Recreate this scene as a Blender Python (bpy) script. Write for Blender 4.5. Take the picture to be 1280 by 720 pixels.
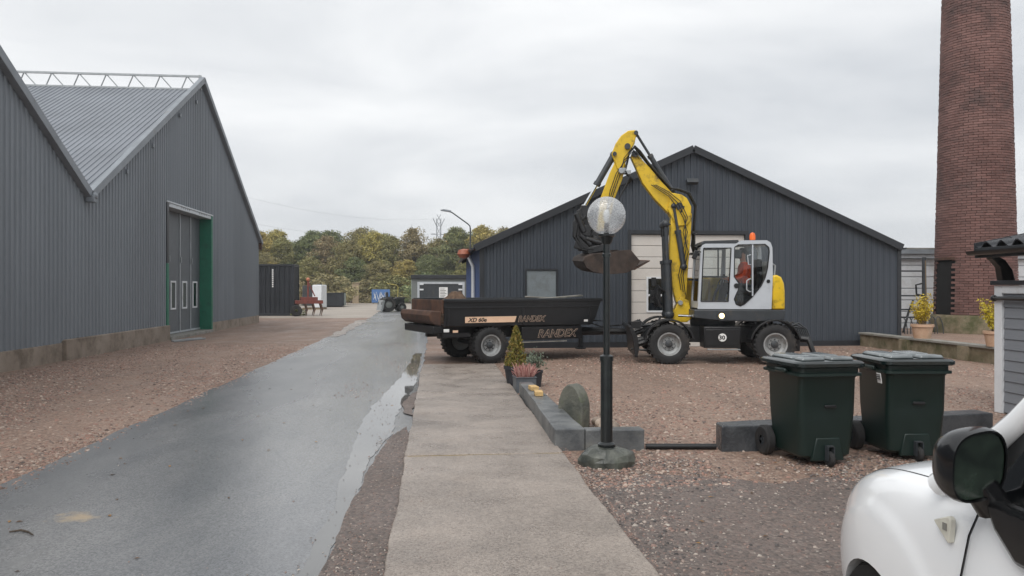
import bpy, bmesh, math, random
import numpy as np
from mathutils import Vector, Matrix
from mathutils.geometry import tessellate_polygon

R = math.radians
for o in list(bpy.data.objects):
    bpy.data.objects.remove(o)
SC = bpy.context.scene
COL = SC.collection
random.seed(7)
RNG = np.random.default_rng(11)

# ------------------------------------------------------------------ camera
cam = bpy.data.cameras.new('camera')
cam.sensor_width = 36.0
cam.lens = 36.0 * 961 / 1280
cam.clip_start = 0.05
cam.clip_end = 5000
camo = bpy.data.objects.new('camera', cam)
COL.objects.link(camo)
camo.location = (0, 0, 1.7)
camo.rotation_euler = (R(90), 0, -math.atan(95 / 961))
SC.camera = camo

# ------------------------------------------------------------------ sky: thin Nishita sky behind a closed cloud deck
SUN_EL, SUN_AZ = R(52), R(215)
w = bpy.data.worlds.new('World')
SC.world = w
w.use_nodes = True
nt = w.node_tree
nt.nodes.clear()
N = nt.nodes.new
L = nt.links.new
out = N('ShaderNodeOutputWorld')
sky = N('ShaderNodeTexSky')
sky.sky_type = 'NISHITA'
sky.sun_disc = False
sky.sun_elevation = SUN_EL
sky.sun_rotation = SUN_AZ
bg1 = N('ShaderNodeBackground')
bg1.inputs['Strength'].default_value = 0.06
L(sky.outputs[0], bg1.inputs[0])
tc = N('ShaderNodeTexCoord')
mp = N('ShaderNodeMapping')
mp.inputs['Scale'].default_value = (1.0, 1.0, 4.2)
mp.inputs['Location'].default_value = (0.35, 0.2, 0.0)
L(tc.outputs['Generated'], mp.inputs[0])
nz = N('ShaderNodeTexNoise')
nz.inputs['Scale'].default_value = 1.9
nz.inputs['Detail'].default_value = 5
nz.inputs['Roughness'].default_value = 0.5
nz.inputs['Distortion'].default_value = 0.4
L(mp.outputs[0], nz.inputs['Vector'])
cr = N('ShaderNodeValToRGB')
cr.color_ramp.elements[0].position = 0.33
cr.color_ramp.elements[0].color = (0.45, 0.468, 0.492, 1)
cr.color_ramp.elements[1].position = 0.66
cr.color_ramp.elements[1].color = (0.68, 0.687, 0.692, 1)
L(nz.outputs['Fac'], cr.inputs[0])
bg2 = N('ShaderNodeBackground')
bg2.inputs['Strength'].default_value = 1.0
L(cr.outputs[0], bg2.inputs[0])
mx = N('ShaderNodeMixShader')
mx.inputs[0].default_value = 0.94
L(bg1.outputs[0], mx.inputs[1])
L(bg2.outputs[0], mx.inputs[2])
L(mx.outputs[0], out.inputs[0])

sun = bpy.data.lights.new('sun', 'SUN')
sun.energy = 1.5
sun.angle = R(50)
sun.color = (1.0, 0.97, 0.93)
suno = bpy.data.objects.new('sun', sun)
COL.objects.link(suno)
suno.rotation_euler = (R(90) - SUN_EL, 0, R(180) - SUN_AZ)

SC.render.engine = 'CYCLES'
SC.view_settings.view_transform = 'Standard'
SC.view_settings.look = 'None'
SC.view_settings.gamma = 1
SC.view_settings.use_curve_mapping = False
SC.view_settings.exposure = 0.66


# ------------------------------------------------------------------ helpers
def tag(o, label=None, cat=None, group=None, kind=None):
    if label: o['label'] = label
    if cat: o['category'] = cat
    if group: o['group'] = group
    if kind: o['kind'] = kind
    return o


def thing(name, loc, rz=0, label=None, cat=None, group=None):
    o = bpy.data.objects.new(name, None)
    COL.objects.link(o)
    o.location = loc
    o.rotation_euler = (0, 0, rz)
    o.empty_display_size = 0.2
    return tag(o, label, cat, group)


def link_mesh(name, me, mat, parent=None, loc=(0, 0, 0), rot=(0, 0, 0)):
    o = bpy.data.objects.new(name, me)
    COL.objects.link(o)
    if mat is not None and not me.materials:
        me.materials.append(mat)
    o.parent = parent
    o.location = loc
    o.rotation_euler = rot
    return o


def copy_tree(o, parent=None):
    c = o.copy()
    COL.objects.link(c)
    c.parent = parent
    for ch in list(o.children):
        copy_tree(ch, c)
    return c


class MB:
    def __init__(self):
        self.v = []
        self.f = []

    def add(self, vs, fs):
        n = len(self.v)
        self.v += [tuple(p) for p in vs]
        self.f += [tuple(i + n for i in q) for q in fs]
        return self

    def box(self, c, s, rot=(0, 0, 0), top=(1, 1)):
        m = Matrix.Rotation(rot[2], 3, 'Z') @ Matrix.Rotation(rot[1], 3, 'Y') @ Matrix.Rotation(rot[0], 3, 'X')
        vs = []
        for z in (-.5, .5):
            k = top if z > 0 else (1, 1)
            for x, y in ((-.5, -.5), (.5, -.5), (.5, .5), (-.5, .5)):
                vs.append(Vector(c) + m @ Vector((x * s[0] * k[0], y * s[1] * k[1], z * s[2])))
        return self.add(vs, [(3, 2, 1, 0), (4, 5, 6, 7), (0, 1, 5, 4), (1, 2, 6, 5), (2, 3, 7, 6), (3, 0, 4, 7)])

    def b(self, x0, x1, y0, y1, z0, z1):
        return self.box(((x0 + x1) / 2, (y0 + y1) / 2, (z0 + z1) / 2), (abs(x1 - x0), abs(y1 - y0), abs(z1 - z0)))

    def tube(self, pts, r, n=10, caps=True):
        pts = [Vector(p) for p in pts]
        rs = r if isinstance(r, (list, tuple)) else [r] * len(pts)
        rings = []
        prev = None
        for i, p in enumerate(pts):
            a = pts[max(0, i - 1)]
            c = pts[min(len(pts) - 1, i + 1)]
            t = (c - a).normalized()
            if prev is None:
                up = Vector((0, 0, 1)) if abs(t.z) < .9 else Vector((1, 0, 0))
                x = t.cross(up).normalized()
            else:
                x = (prev - t * prev.dot(t)).normalized()
            prev = x
            y = t.cross(x)
            rings.append([p + (x * math.cos(2 * math.pi * k / n) + y * math.sin(2 * math.pi * k / n)) * rs[i] for k in range(n)])
        vs = [q for g in rings for q in g]
        fs = []
        for i in range(len(pts) - 1):
            for k in range(n):
                k2 = (k + 1) % n
                fs.append((i * n + k, i * n + k2, (i + 1) * n + k2, (i + 1) * n + k))
        if caps:
            fs.append(tuple(range(n))[::-1])
            fs.append(tuple((len(pts) - 1) * n + k for k in range(n)))
        return self.add(vs, fs)

    def cyl(self, p0, p1, r0, r1=None, n=12):
        return self.tube([p0, p1], [r0, r0 if r1 is None else r1], n)

    def prism(self, poly, a, b, axis='y', holes=()):
        def mk(p, t):
            return (p[0], t, p[1]) if axis == 'y' else ((t, p[0], p[1]) if axis == 'x' else (p[0], p[1], t))
        loops = [list(poly)] + [list(h) for h in holes]
        flat = [p for l in loops for p in l]
        n = len(flat)
        vs = [mk(p, a) for p in flat] + [mk(p, b) for p in flat]
        fs = []
        if holes:
            tri = tessellate_polygon([[Vector((p[0], p[1], 0)) for p in l] for l in loops])
            for t in tri:
                fs.append(tuple(t))
                fs.append(tuple(i + n for i in reversed(t)))
        else:
            fs.append(tuple(range(n)))
            fs.append(tuple(range(2 * n - 1, n - 1, -1)))
        o = 0
        for l in loops:
            m = len(l)
            for k in range(m):
                k2 = (k + 1) % m
                fs.append((o + k, o + k2, o + k2 + n, o + k + n))
            o += m
        return self.add(vs, fs)

    def lathe(self, prof, n=24, c=(0, 0, 0), axis='z', a0=0, a1=2 * math.pi):
        full = abs(a1 - a0 - 2 * math.pi) < 1e-6
        m = n if full else n + 1
        vs = []
        for r, z in prof:
            for k in range(m):
                t = a0 + (a1 - a0) * k / n
                x, y = r * math.cos(t), r * math.sin(t)
                q = (x, y, z) if axis == 'z' else ((x, z, y) if axis == 'y' else (z, x, y))
                vs.append((q[0] + c[0], q[1] + c[1], q[2] + c[2]))
        fs = []
        for i in range(len(prof) - 1):
            for k in range(n):
                k2 = (k + 1) % m
                fs.append((i * m + k, i * m + k2, (i + 1) * m + k2, (i + 1) * m + k))
        return self.add(vs, fs)

    def blob(self, c, r, n=10, m=7, jit=0, seed=0):
        rg = random.Random(seed)
        vs = []
        rx, ry, rz = r if isinstance(r, (list, tuple)) else (r, r, r)
        for i in range(m + 1):
            ph = math.pi * i / m
            for k in range(n):
                t = 2 * math.pi * k / n
                j = 1 + (rg.random() - .5) * jit
                vs.append((c[0] + rx * math.sin(ph) * math.cos(t) * j, c[1] + ry * math.sin(ph) * math.sin(t) * j, c[2] + rz * math.cos(ph) * (j if 0 < i < m else 1)))
        fs = []
        for i in range(m):
            for k in range(n):
                k2 = (k + 1) % n
                fs.append((i * n + k, i * n + k2, (i + 1) * n + k2, (i + 1) * n + k))
        return self.add(vs, fs)

    def mesh(self, name, smooth=None):
        me = bpy.data.meshes.new(name)
        me.from_pydata(self.v, [], self.f)
        bm = bmesh.new()
        bm.from_mesh(me)
        bmesh.ops.remove_doubles(bm, verts=bm.verts, dist=1e-5)
        bmesh.ops.recalc_face_normals(bm, faces=bm.faces)
        bm.to_mesh(me)
        bm.free()
        if smooth:
            me.shade_smooth()
            me.set_sharp_from_angle(angle=R(smooth))
        return me

    def build(self, name, mat, parent=None, loc=(0, 0, 0), rot=(0, 0, 0), bevel=0, smooth=35, seg=2, subsurf=0):
        o = link_mesh(name, self.mesh(name, smooth), mat, parent, loc, rot)
        if bevel:
            md = o.modifiers.new('bevel', 'BEVEL')
            md.width = bevel
            md.segments = seg
            md.limit_method = 'ANGLE'
            md.angle_limit = R(40)
        if subsurf:
            md = o.modifiers.new('sub', 'SUBSURF')
            md.levels = md.render_levels = subsurf
        return o


def arc(cx, cz, r, a0, a1, n):
    return [(cx + r * math.cos(R(a0 + (a1 - a0) * i / n)), cz + r * math.sin(R(a0 + (a1 - a0) * i / n))) for i in range(n + 1)]


def frame_rect(m, x0, x1, z0, z1, y0, y1, t):
    m.b(x0, x0 + t, y0, y1, z0, z1)
    m.b(x1 - t, x1, y0, y1, z0, z1)
    m.b(x0 + t, x1 - t, y0, y1, z0, z0 + t)
    m.b(x0 + t, x1 - t, y0, y1, z1 - t, z1)
    return m


def text_mesh(txt, size, extrude=0.002, shear=0.0, offset=0.0):
    cu = bpy.data.curves.new('text', 'FONT')
    cu.body = txt
    cu.size = size
    cu.extrude = extrude
    cu.shear = shear
    cu.offset = offset
    cu.align_x = 'LEFT'
    cu.resolution_u = 3
    t = bpy.data.objects.new('text', cu)
    COL.objects.link(t)
    bpy.context.view_layer.update()
    me = bpy.data.meshes.new_from_object(t.evaluated_get(bpy.context.evaluated_depsgraph_get()))
    bpy.data.objects.remove(t)
    me.materials.clear()
    return me


# ------------------------------------------------------------------ materials
def srgb(r, g, b):
    return tuple(((c / 255) / 12.92 if c <= 10 else (((c / 255) + .055) / 1.055) ** 2.4) for c in (r, g, b))


def M(name, col, rough=.6, metal=0, col2=None, var=.18, scale=3.0, detail=5, bump=0, bscale=60, spec=.5, coat=0,
      dirt=None, dscale=1.5, dpos=(.5, .75), stretch=None, island=0, rvar=0, wave=None):
    m = bpy.data.materials.new(name)
    m.use_nodes = True
    nt = m.node_tree
    p = nt.nodes['Principled BSDF']
    N = nt.nodes.new
    L = nt.links.new
    tc = N('ShaderNodeTexCoord')
    mp = N('ShaderNodeMapping')
    if stretch: mp.inputs['Scale'].default_value = stretch
    L(tc.outputs['Object'], mp.inputs[0])
    nz = N('ShaderNodeTexNoise')
    nz.inputs['Scale'].default_value = scale
    nz.inputs['Detail'].default_value = detail
    nz.inputs['Roughness'].default_value = .62
    L(mp.outputs[0], nz.inputs['Vector'])
    c2 = col2 if col2 else tuple(min(1, c * (1 + var)) for c in col)
    c1 = col if col2 else tuple(c * (1 - var) for c in col)
    cr = N('ShaderNodeValToRGB')
    cr.color_ramp.elements[0].position = .34
    cr.color_ramp.elements[0].color = (*c1, 1)
    cr.color_ramp.elements[1].position = .66
    cr.color_ramp.elements[1].color = (*c2, 1)
    L(nz.outputs['Fac'], cr.inputs[0])
    cur = cr.outputs[0]
    if dirt:
        n2 = N('ShaderNodeTexNoise')
        n2.inputs['Scale'].default_value = dscale
        n2.inputs['Detail'].default_value = 8
        n2.inputs['Roughness'].default_value = .7
        L(mp.outputs[0], n2.inputs['Vector'])
        r2 = N('ShaderNodeValToRGB')
        r2.color_ramp.elements[0].position = dpos[0]
        r2.color_ramp.elements[0].color = (0, 0, 0, 1)
        r2.color_ramp.elements[1].position = dpos[1]
        r2.color_ramp.elements[1].color = (1, 1, 1, 1)
        L(n2.outputs['Fac'], r2.inputs[0])
        mxn = N('ShaderNodeMix')
        mxn.data_type = 'RGBA'
        L(r2.outputs[0], mxn.inputs[0])
        L(cur, mxn.inputs[6])
        mxn.inputs[7].default_value = (*dirt, 1)
        cur = mxn.outputs[2]
    if island:
        gm = N('ShaderNodeNewGeometry')
        oi = N('ShaderNodeObjectInfo')
        ad = N('ShaderNodeMath'); ad.operation = 'ADD'
        L(gm.outputs['Random Per Island'], ad.inputs[0])
        L(oi.outputs['Random'], ad.inputs[1])
        fr = N('ShaderNodeMath'); fr.operation = 'FRACT'
        L(ad.outputs[0], fr.inputs[0])
        mr = N('ShaderNodeMapRange')
        mr.inputs[3].default_value = 1 - island
        mr.inputs[4].default_value = 1 + island
        L(fr.outputs[0], mr.inputs[0])
        hs = N('ShaderNodeHueSaturation')
        L(mr.outputs[0], hs.inputs['Value'])
        L(cur, hs.inputs['Color'])
        cur = hs.outputs[0]
    L(cur, p.inputs['Base Color'])
    p.inputs['Roughness'].default_value = rough
    if rvar:
        mr = N('ShaderNodeMapRange')
        mr.inputs[1].default_value = .35
        mr.inputs[2].default_value = .65
        mr.inputs[3].default_value = max(0, rough - rvar)
        mr.inputs[4].default_value = rough + rvar
        n3 = N('ShaderNodeTexNoise')
        n3.inputs['Scale'].default_value = scale * .8
        n3.inputs['Detail'].default_value = 6
        L(mp.outputs[0], n3.inputs['Vector'])
        L(n3.outputs['Fac'], mr.inputs[0])
        L(mr.outputs[0], p.inputs['Roughness'])
    p.inputs['Metallic'].default_value = metal
    p.inputs['Specular IOR Level'].default_value = spec
    p.inputs['Coat Weight'].default_value = coat
    p.inputs['Coat Roughness'].default_value = .08
    if bump:
        n4 = N('ShaderNodeTexNoise')
        n4.inputs['Scale'].default_value = bscale
        n4.inputs['Detail'].default_value = 4
        L(mp.outputs[0], n4.inputs['Vector'])
        bp = N('ShaderNodeBump')
        bp.inputs['Strength'].default_value = bump
        bp.inputs['Distance'].default_value = .02
        L(n4.outputs['Fac'], bp.inputs['Height'])
        L(bp.outputs[0], p.inputs['Normal'])
    return m


def glass_mat(name, tint, opacity=.35, gloss=.1, rough=.02):
    m = bpy.data.materials.new(name)
    m.use_nodes = True
    nt = m.node_tree
    nt.nodes.clear()
    N = nt.nodes.new
    L = nt.links.new
    o = N('ShaderNodeOutputMaterial')
    tr = N('ShaderNodeBsdfTransparent')
    tr.inputs[0].default_value = (*tint, 1)
    gl = N('ShaderNodeBsdfGlossy')
    gl.inputs['Roughness'].default_value = rough
    fr = N('ShaderNodeFresnel')
    fr.inputs[0].default_value = 1.5
    mx = N('ShaderNodeMixShader')
    L(fr.outputs[0], mx.inputs[0])
    L(tr.outputs[0], mx.inputs[1])
    L(gl.outputs[0], mx.inputs[2])
    L(mx.outputs[0], o.inputs[0])
    return m


def ground_mat(name, cols, pscale, patch, rough=.85, bump=.6, wet=0, patch_scale=.35, pebble_mix=.55, stretch=(1, 1, 1)):
    """gravel: voronoi pebbles of several colours over sandy fines, with large patches"""
    m = bpy.data.materials.new(name)
    m.use_nodes = True
    nt = m.node_tree
    p = nt.nodes['Principled BSDF']
    N = nt.nodes.new
    L = nt.links.new
    tc = N('ShaderNodeTexCoord')
    vo = N('ShaderNodeTexVoronoi')
    vo.inputs['Scale'].default_value = pscale
    vo.inputs['Randomness'].default_value = 1
    L(tc.outputs['Object'], vo.inputs['Vector'])
    sp = N('ShaderNodeSeparateColor')
    L(vo.outputs['Color'], sp.inputs[0])
    cr = N('ShaderNodeValToRGB')
    e = cr.color_ramp.elements
    e[0].position = 0
    e[0].color = (*cols[0], 1)
    e[1].position = 1
    e[1].color = (*cols[-1], 1)
    for i, c in enumerate(cols[1:-1]):
        q = e.new((i + 1) / (len(cols) - 1))
        q.color = (*c, 1)
    L(sp.outputs[0], cr.inputs[0])
    nz = N('ShaderNodeTexNoise')
    nz.inputs['Scale'].default_value = patch_scale
    nz.inputs['Detail'].default_value = 9
    nz.inputs['Roughness'].default_value = .65
    smp = N('ShaderNodeMapping')
    smp.inputs['Scale'].default_value = stretch
    L(tc.outputs['Object'], smp.inputs[0])
    L(smp.outputs[0], nz.inputs['Vector'])
    r2 = N('ShaderNodeValToRGB')
    r2.color_ramp.elements[0].position = .36
    r2.color_ramp.elements[0].color = (*patch[0], 1)
    r2.color_ramp.elements[1].position = .62
    r2.color_ramp.elements[1].color = (*patch[1], 1)
    L(nz.outputs['Fac'], r2.inputs[0])
    mx = N('ShaderNodeMix')
    mx.data_type = 'RGBA'
    mx.inputs[0].default_value = pebble_mix
    L(r2.outputs[0], mx.inputs[6])
    L(cr.outputs[0], mx.inputs[7])
    L(mx.outputs[2], p.inputs['Base Color'])
    mr = N('ShaderNodeMapRange')
    mr.inputs[1].default_value = .3
    mr.inputs[2].default_value = .7
    mr.inputs[3].default_value = rough - wet
    mr.inputs[4].default_value = rough
    n3 = N('ShaderNodeTexNoise')
    n3.inputs['Scale'].default_value = patch_scale * 2.3
    n3.inputs['Detail'].default_value = 7
    L(tc.outputs['Object'], n3.inputs['Vector'])
    L(n3.outputs['Fac'], mr.inputs[0])
    L(mr.outputs[0], p.inputs['Roughness'])
    bp = N('ShaderNodeBump')
    bp.inputs['Strength'].default_value = bump
    bp.inputs['Distance'].default_value = .012
    bp.invert = True
    L(vo.outputs['Distance'], bp.inputs['Height'])
    L(bp.outputs[0], p.inputs['Normal'])
    return m


def emis(name, col, s):
    m = bpy.data.materials.new(name)
    m.use_nodes = True
    p = m.node_tree.nodes['Principled BSDF']
    p.inputs['Base Color'].default_value = (*col, 1)
    p.inputs['Emission Color'].default_value = (*col, 1)
    p.inputs['Emission Strength'].default_value = s
    return m


def leaf_mat(name, c1, c2, c3):
    m = bpy.data.materials.new(name)
    m.use_nodes = True
    nt = m.node_tree
    p = nt.nodes['Principled BSDF']
    N = nt.nodes.new
    L = nt.links.new
    gm = N('ShaderNodeNewGeometry')
    oi = N('ShaderNodeObjectInfo')
    cr = N('ShaderNodeValToRGB')
    e = cr.color_ramp.elements
    e[0].color = (*c1, 1)
    e[1].color = (*c3, 1)
    q = e.new(.5)
    q.color = (*c2, 1)
    L(gm.outputs['Random Per Island'], cr.inputs[0])
    tc = N('ShaderNodeTexCoord')
    nz = N('ShaderNodeTexNoise')
    nz.inputs['Scale'].default_value = .7
    L(tc.outputs['Object'], nz.inputs['Vector'])
    mr = N('ShaderNodeMapRange')
    mr.inputs[1].default_value = .3
    mr.inputs[2].default_value = .7
    mr.inputs[3].default_value = .75
    mr.inputs[4].default_value = 1.2
    L(nz.outputs['Fac'], mr.inputs[0])
    m2 = N('ShaderNodeMapRange')
    m2.inputs[3].default_value = .478
    m2.inputs[4].default_value = .515
    L(oi.outputs['Random'], m2.inputs[0])
    hs = N('ShaderNodeHueSaturation')
    L(m2.outputs[0], hs.inputs['Hue'])
    L(mr.outputs[0], hs.inputs['Value'])
    L(cr.outputs[0], hs.inputs['Color'])
    L(hs.outputs[0], p.inputs['Base Color'])
    p.inputs['Roughness'].default_value = .7
    p.inputs['Specular IOR Level'].default_value = .2
    return m


MT = {}
MT['grey_sheet'] = M('grey_sheet', srgb(120, 126, 132), .5, .0, var=.07, scale=.6, stretch=(1, 1, .25), dirt=srgb(106, 111, 116), dscale=.5, dpos=(.5, .85), spec=.4, island=.035)
MT['roof_sheet'] = M('roof_sheet', srgb(122, 127, 134), .6, 0, var=.08, scale=.7, dirt=srgb(110, 115, 121), dscale=.9, spec=.5)
MT['dark_sheet'] = M('dark_sheet', srgb(63, 69, 77), .5, 0, var=.08, scale=.8, stretch=(1, 1, .2), dirt=srgb(52, 57, 66), dscale=.7, spec=.4, island=.05)
MT['blue_sheet'] = M('blue_sheet', srgb(56, 78, 122), .5, 0, var=.1, scale=1.2)
MT['dark_trim'] = M('dark_trim', srgb(38, 41, 46), .45, 0, var=.15)
MT['grey_trim'] = M('grey_trim', srgb(128, 134, 140), .5, 0, var=.12, scale=2, dirt=srgb(110, 95, 80), dscale=2.2, dpos=(.6, .8))
MT['plinth'] = M('plinth_concrete', srgb(128, 116, 104), .9, col2=srgb(155, 143, 130), scale=1.1, bump=.3, bscale=30, dirt=srgb(84, 72, 60), dscale=1.6, dpos=(.48, .72))
MT['green'] = M('green_paint', srgb(34, 112, 88), .5, var=.12, scale=2, dirt=srgb(26, 82, 66), dscale=2.5)
MT['door_grey'] = M('door_grey', srgb(88, 93, 98), .5, var=.08)
MT['white_paint'] = M('white_paint', srgb(214, 217, 220), .5, var=.05, scale=3, dirt=srgb(170, 170, 165), dscale=2, dpos=(.55, .85))
MT['alu'] = M('aluminium_trim', srgb(185, 190, 194), .4, .3, var=.08)
MT['steel'] = M('galvanised_steel', srgb(160, 164, 166), .45, .6, var=.12, scale=6)
MT['black_steel'] = M('black_steel', srgb(17, 18, 21), .38, 0, var=.3, scale=5, dirt=srgb(44, 41, 38), dscale=4, dpos=(.58, .8), coat=.1)
MT['black_plastic'] = M('black_plastic', srgb(20, 21, 23), .4, 0, var=.2, scale=6, bump=.05, bscale=150)
MT['rubber'] = M('rubber', srgb(30, 30, 31), .75, 0, var=.2, scale=8, dirt=srgb(72, 66, 60), dscale=3, dpos=(.5, .78), bump=.1)
MT['rim'] = M('grey_rim', srgb(150, 152, 152), .5, .1, var=.15, scale=9, dirt=srgb(90, 80, 70), dscale=6, dpos=(.52, .75))
MT['yellow'] = M('yellow_paint', srgb(214, 178, 28), .42, 0, var=.08, scale=3, dirt=srgb(96, 76, 40), dscale=4.5, dpos=(.53, .72), coat=.1, rvar=.1)
MT['cab_grey'] = M('cab_grey_paint', srgb(182, 188, 194), .38, 0, var=.05, scale=3, dirt=srgb(140, 142, 142), dscale=4, dpos=(.6, .85), coat=.2)
MT['chrome'] = M('chrome_rod', srgb(225, 228, 230), .12, 1, var=.03)
MT['dark_grey'] = M('dark_grey_paint', srgb(52, 56, 60), .45, 0, var=.15, scale=5, dirt=srgb(85, 78, 68), dscale=4, dpos=(.55, .8))
MT['soil_steel'] = M('worn_soil_steel', srgb(46, 39, 35), .65, .2, col2=srgb(76, 64, 57), scale=4, bump=.25, bscale=25, dirt=srgb(58, 42, 32), dscale=3)
MT['rust'] = M('rust_brown', srgb(58, 42, 36), .75, 0, col2=srgb(92, 64, 48), scale=3, bump=.2, bscale=30, dirt=srgb(124, 66, 38), dscale=2.5, dpos=(.6, .74))
MT['soil'] = M('dug_soil', srgb(66, 50, 40), .95, col2=srgb(104, 84, 68), scale=9, bump=.8, bscale=18)
MT['cream'] = M('cream_stripe', srgb(226, 190, 160), .5, var=.06, scale=4)
MT['letter'] = M('letter_tan', srgb(190, 166, 146), .5, var=.08)
MT['letter_dark'] = M('letter_black', srgb(22, 22, 24), .5, var=.05)
MT['sign_white'] = M('sign_white', srgb(228, 228, 226), .4, var=.04)
MT['orange_hivis'] = M('orange_workwear', srgb(240, 84, 30), .8, var=.12, scale=9, bump=.3, bscale=12)
MT['trouser'] = M('dark_trousers', srgb(44, 46, 52), .9, var=.2, scale=9)
MT['skin'] = M('skin', srgb(206, 152, 126), .55, var=.06)
MT['amber'] = M('amber_plastic', srgb(232, 106, 40), .25, var=.08)
MT['seat'] = M('seat_cloth', srgb(40, 40, 42), .9, var=.2)
MT['dark_glass'] = glass_mat('tinted_glass', (.9, .92, .92))
MT['pane_glass'] = M('dark_window_glass', srgb(26, 30, 34), .06, 0, var=.2, scale=1)
MT['granite'] = M('granite', srgb(72, 75, 78), .42, 0, col2=srgb(112, 114, 114), scale=3.5, bump=.25, bscale=40, dirt=srgb(120, 118, 106), dscale=2.2, dpos=(.56, .8), rvar=.16)
MT['granite_dark'] = M('granite_dark', srgb(46, 49, 53), .38, 0, col2=srgb(76, 79, 82), scale=4, bump=.35, bscale=30, dirt=srgb(92, 94, 92), dscale=5, dpos=(.6, .75), rvar=.15)
MT['boulder'] = M('boulder', srgb(44, 48, 46), .4, 0, col2=srgb(98, 100, 92), scale=5, bump=.45, bscale=20, dirt=srgb(70, 78, 64), dscale=3, dpos=(.58, .78), rvar=.15)
MT['millstone'] = M('mossy_stone', srgb(72, 75, 70), .7, 0, col2=srgb(108, 108, 98), scale=5, bump=.5, bscale=28, dirt=srgb(84, 96, 62), dscale=3, dpos=(.52, .72))
MT['cobble'] = M('cobble', srgb(128, 112, 100), .5, 0, col2=srgb(164, 150, 136), scale=7, bump=.2, bscale=40, island=.3)
MT['yellow_brick'] = M('yellow_brick', srgb(196, 164, 112), .8, var=.15, scale=18, bump=.3, bscale=60)
MT['zinc'] = M('zinc_planter', srgb(92, 98, 104), .45, .25, var=.15, scale=5)
MT['dark_pot'] = M('dark_pot', srgb(42, 44, 50), .6, var=.2)
MT['terracotta'] = M('terracotta', srgb(176, 142, 116), .8, col2=srgb(194, 164, 140), scale=5, dirt=srgb(150, 130, 108), dscale=3)
MT['bin'] = M('bin_green_plastic', srgb(12, 32, 28), .42, 0, var=.12, scale=2.5, bump=.04, bscale=90, dirt=srgb(22, 38, 36), dscale=4, dpos=(.5, .8))
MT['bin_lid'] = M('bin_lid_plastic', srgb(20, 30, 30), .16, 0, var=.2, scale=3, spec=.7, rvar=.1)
MT['lid_sheen'] = M('lid_painted_sheen', srgb(70, 76, 78), .22, 0, col2=srgb(132, 138, 140), scale=2, spec=.7, rvar=.1)  # pale grey paints the sky's reflection onto the lid swells
MT['car_white'] = M('car_white_paint', srgb(236, 238, 240), .22, 0, var=.015, scale=2, coat=.8)
MT['car_black'] = M('car_black_plastic', srgb(14, 15, 17), .22, 0, var=.2, spec=.6, coat=.3)
MT['car_glass'] = M('car_glass', srgb(12, 14, 16), .04, 0, var=.1, spec=.8)
MT['mirror'] = M('mirror_glass', srgb(20, 28, 25), .04, 0, col2=srgb(48, 60, 52), scale=9, bump=.05, bscale=160, spec=1.0)  # dark green base colour stands in for the surroundings the mirror would reflect
MT['lens'] = M('clear_lens', srgb(206, 204, 192), .12, 0, var=.1, scale=20)
MT['mortar'] = M('mortar', srgb(112, 94, 84), .95, var=.15, scale=3, bump=.3)
MT['brick'] = M('brick_red', srgb(101, 72, 67), .85, col2=srgb(124, 94, 88), scale=.5, bump=.3, bscale=40, island=.2, dirt=srgb(78, 64, 62), dscale=.45, dpos=(.52, .68))
MT['render'] = M('mossy_render', srgb(104, 92, 72), .9, col2=srgb(140, 128, 108), scale=2.5, dirt=srgb(70, 72, 42), dscale=1.8, dpos=(.45, .65), bump=.3)
MT['cap'] = M('weathered_capping', srgb(134, 132, 126), .75, var=.15, scale=4, dirt=srgb(92, 92, 74), dscale=3)
MT['siding'] = M('grey_siding', srgb(122, 126, 132), .6, var=.07, scale=3, stretch=(1, .2, 1))
MT['white_wall'] = M('white_board', srgb(202, 205, 208), .7, var=.05, scale=1.5, dirt=srgb(168, 168, 164), dscale=1.4, dpos=(.52, .8))
MT['tile'] = M('black_roof_tile', srgb(46, 48, 52), .35, var=.2, scale=6, rvar=.12)
MT['bark'] = M('bark', srgb(70, 60, 50), .95, var=.3, scale=6, bump=.4, bscale=12)
MT['wood'] = M('weathered_wood', srgb(120, 104, 84), .85, var=.25, scale=4, stretch=(1, 1, .2))
MT['red'] = M('red_machine_paint', srgb(120, 62, 54), .6, var=.25, scale=4, dirt=srgb(90, 56, 44), dscale=3)
MT['container'] = M('dark_container', srgb(34, 38, 44), .5, var=.15, scale=1.5)
MT['cabin_grey'] = M('cabin_grey', srgb(112, 116, 114), .6, var=.1, scale=2)
MT['cabin_green'] = M('cabin_pale_green', srgb(140, 150, 144), .6, var=.1, scale=2)
MT['graffiti'] = M('blue_board', srgb(70, 108, 160), .6, var=.2, scale=2)
MT['far_steel'] = M('far_steel', srgb(104, 110, 116), .6, 0, var=.05)
MT['green_cone'] = leaf_mat('conifer_needles', srgb(92, 98, 44), srgb(122, 118, 56), srgb(150, 124, 66))
MT['heather'] = leaf_mat('heather_stems', srgb(150, 108, 96), srgb(186, 142, 128), srgb(206, 176, 160))
MT['greyleaf'] = leaf_mat('grey_leaves', srgb(84, 96, 84), srgb(110, 122, 106), srgb(132, 140, 120))
MT['yellowleaf'] = leaf_mat('yellow_leaves', srgb(150, 140, 30), srgb(196, 178, 40), srgb(214, 204, 90))
MT['leaf0'] = leaf_mat('leaves_olive', srgb(112, 114, 74), srgb(138, 136, 92), srgb(164, 154, 106))
MT['leaf1'] = leaf_mat('leaves_ochre', srgb(138, 130, 80), srgb(168, 154, 94), srgb(188, 168, 104))
MT['leaf2'] = leaf_mat('leaves_green', srgb(94, 106, 76), srgb(114, 124, 86), srgb(138, 142, 98))
MT['leaf3'] = leaf_mat('leaves_russet', srgb(124, 118, 88), srgb(146, 136, 102), srgb(166, 152, 114))

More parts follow.
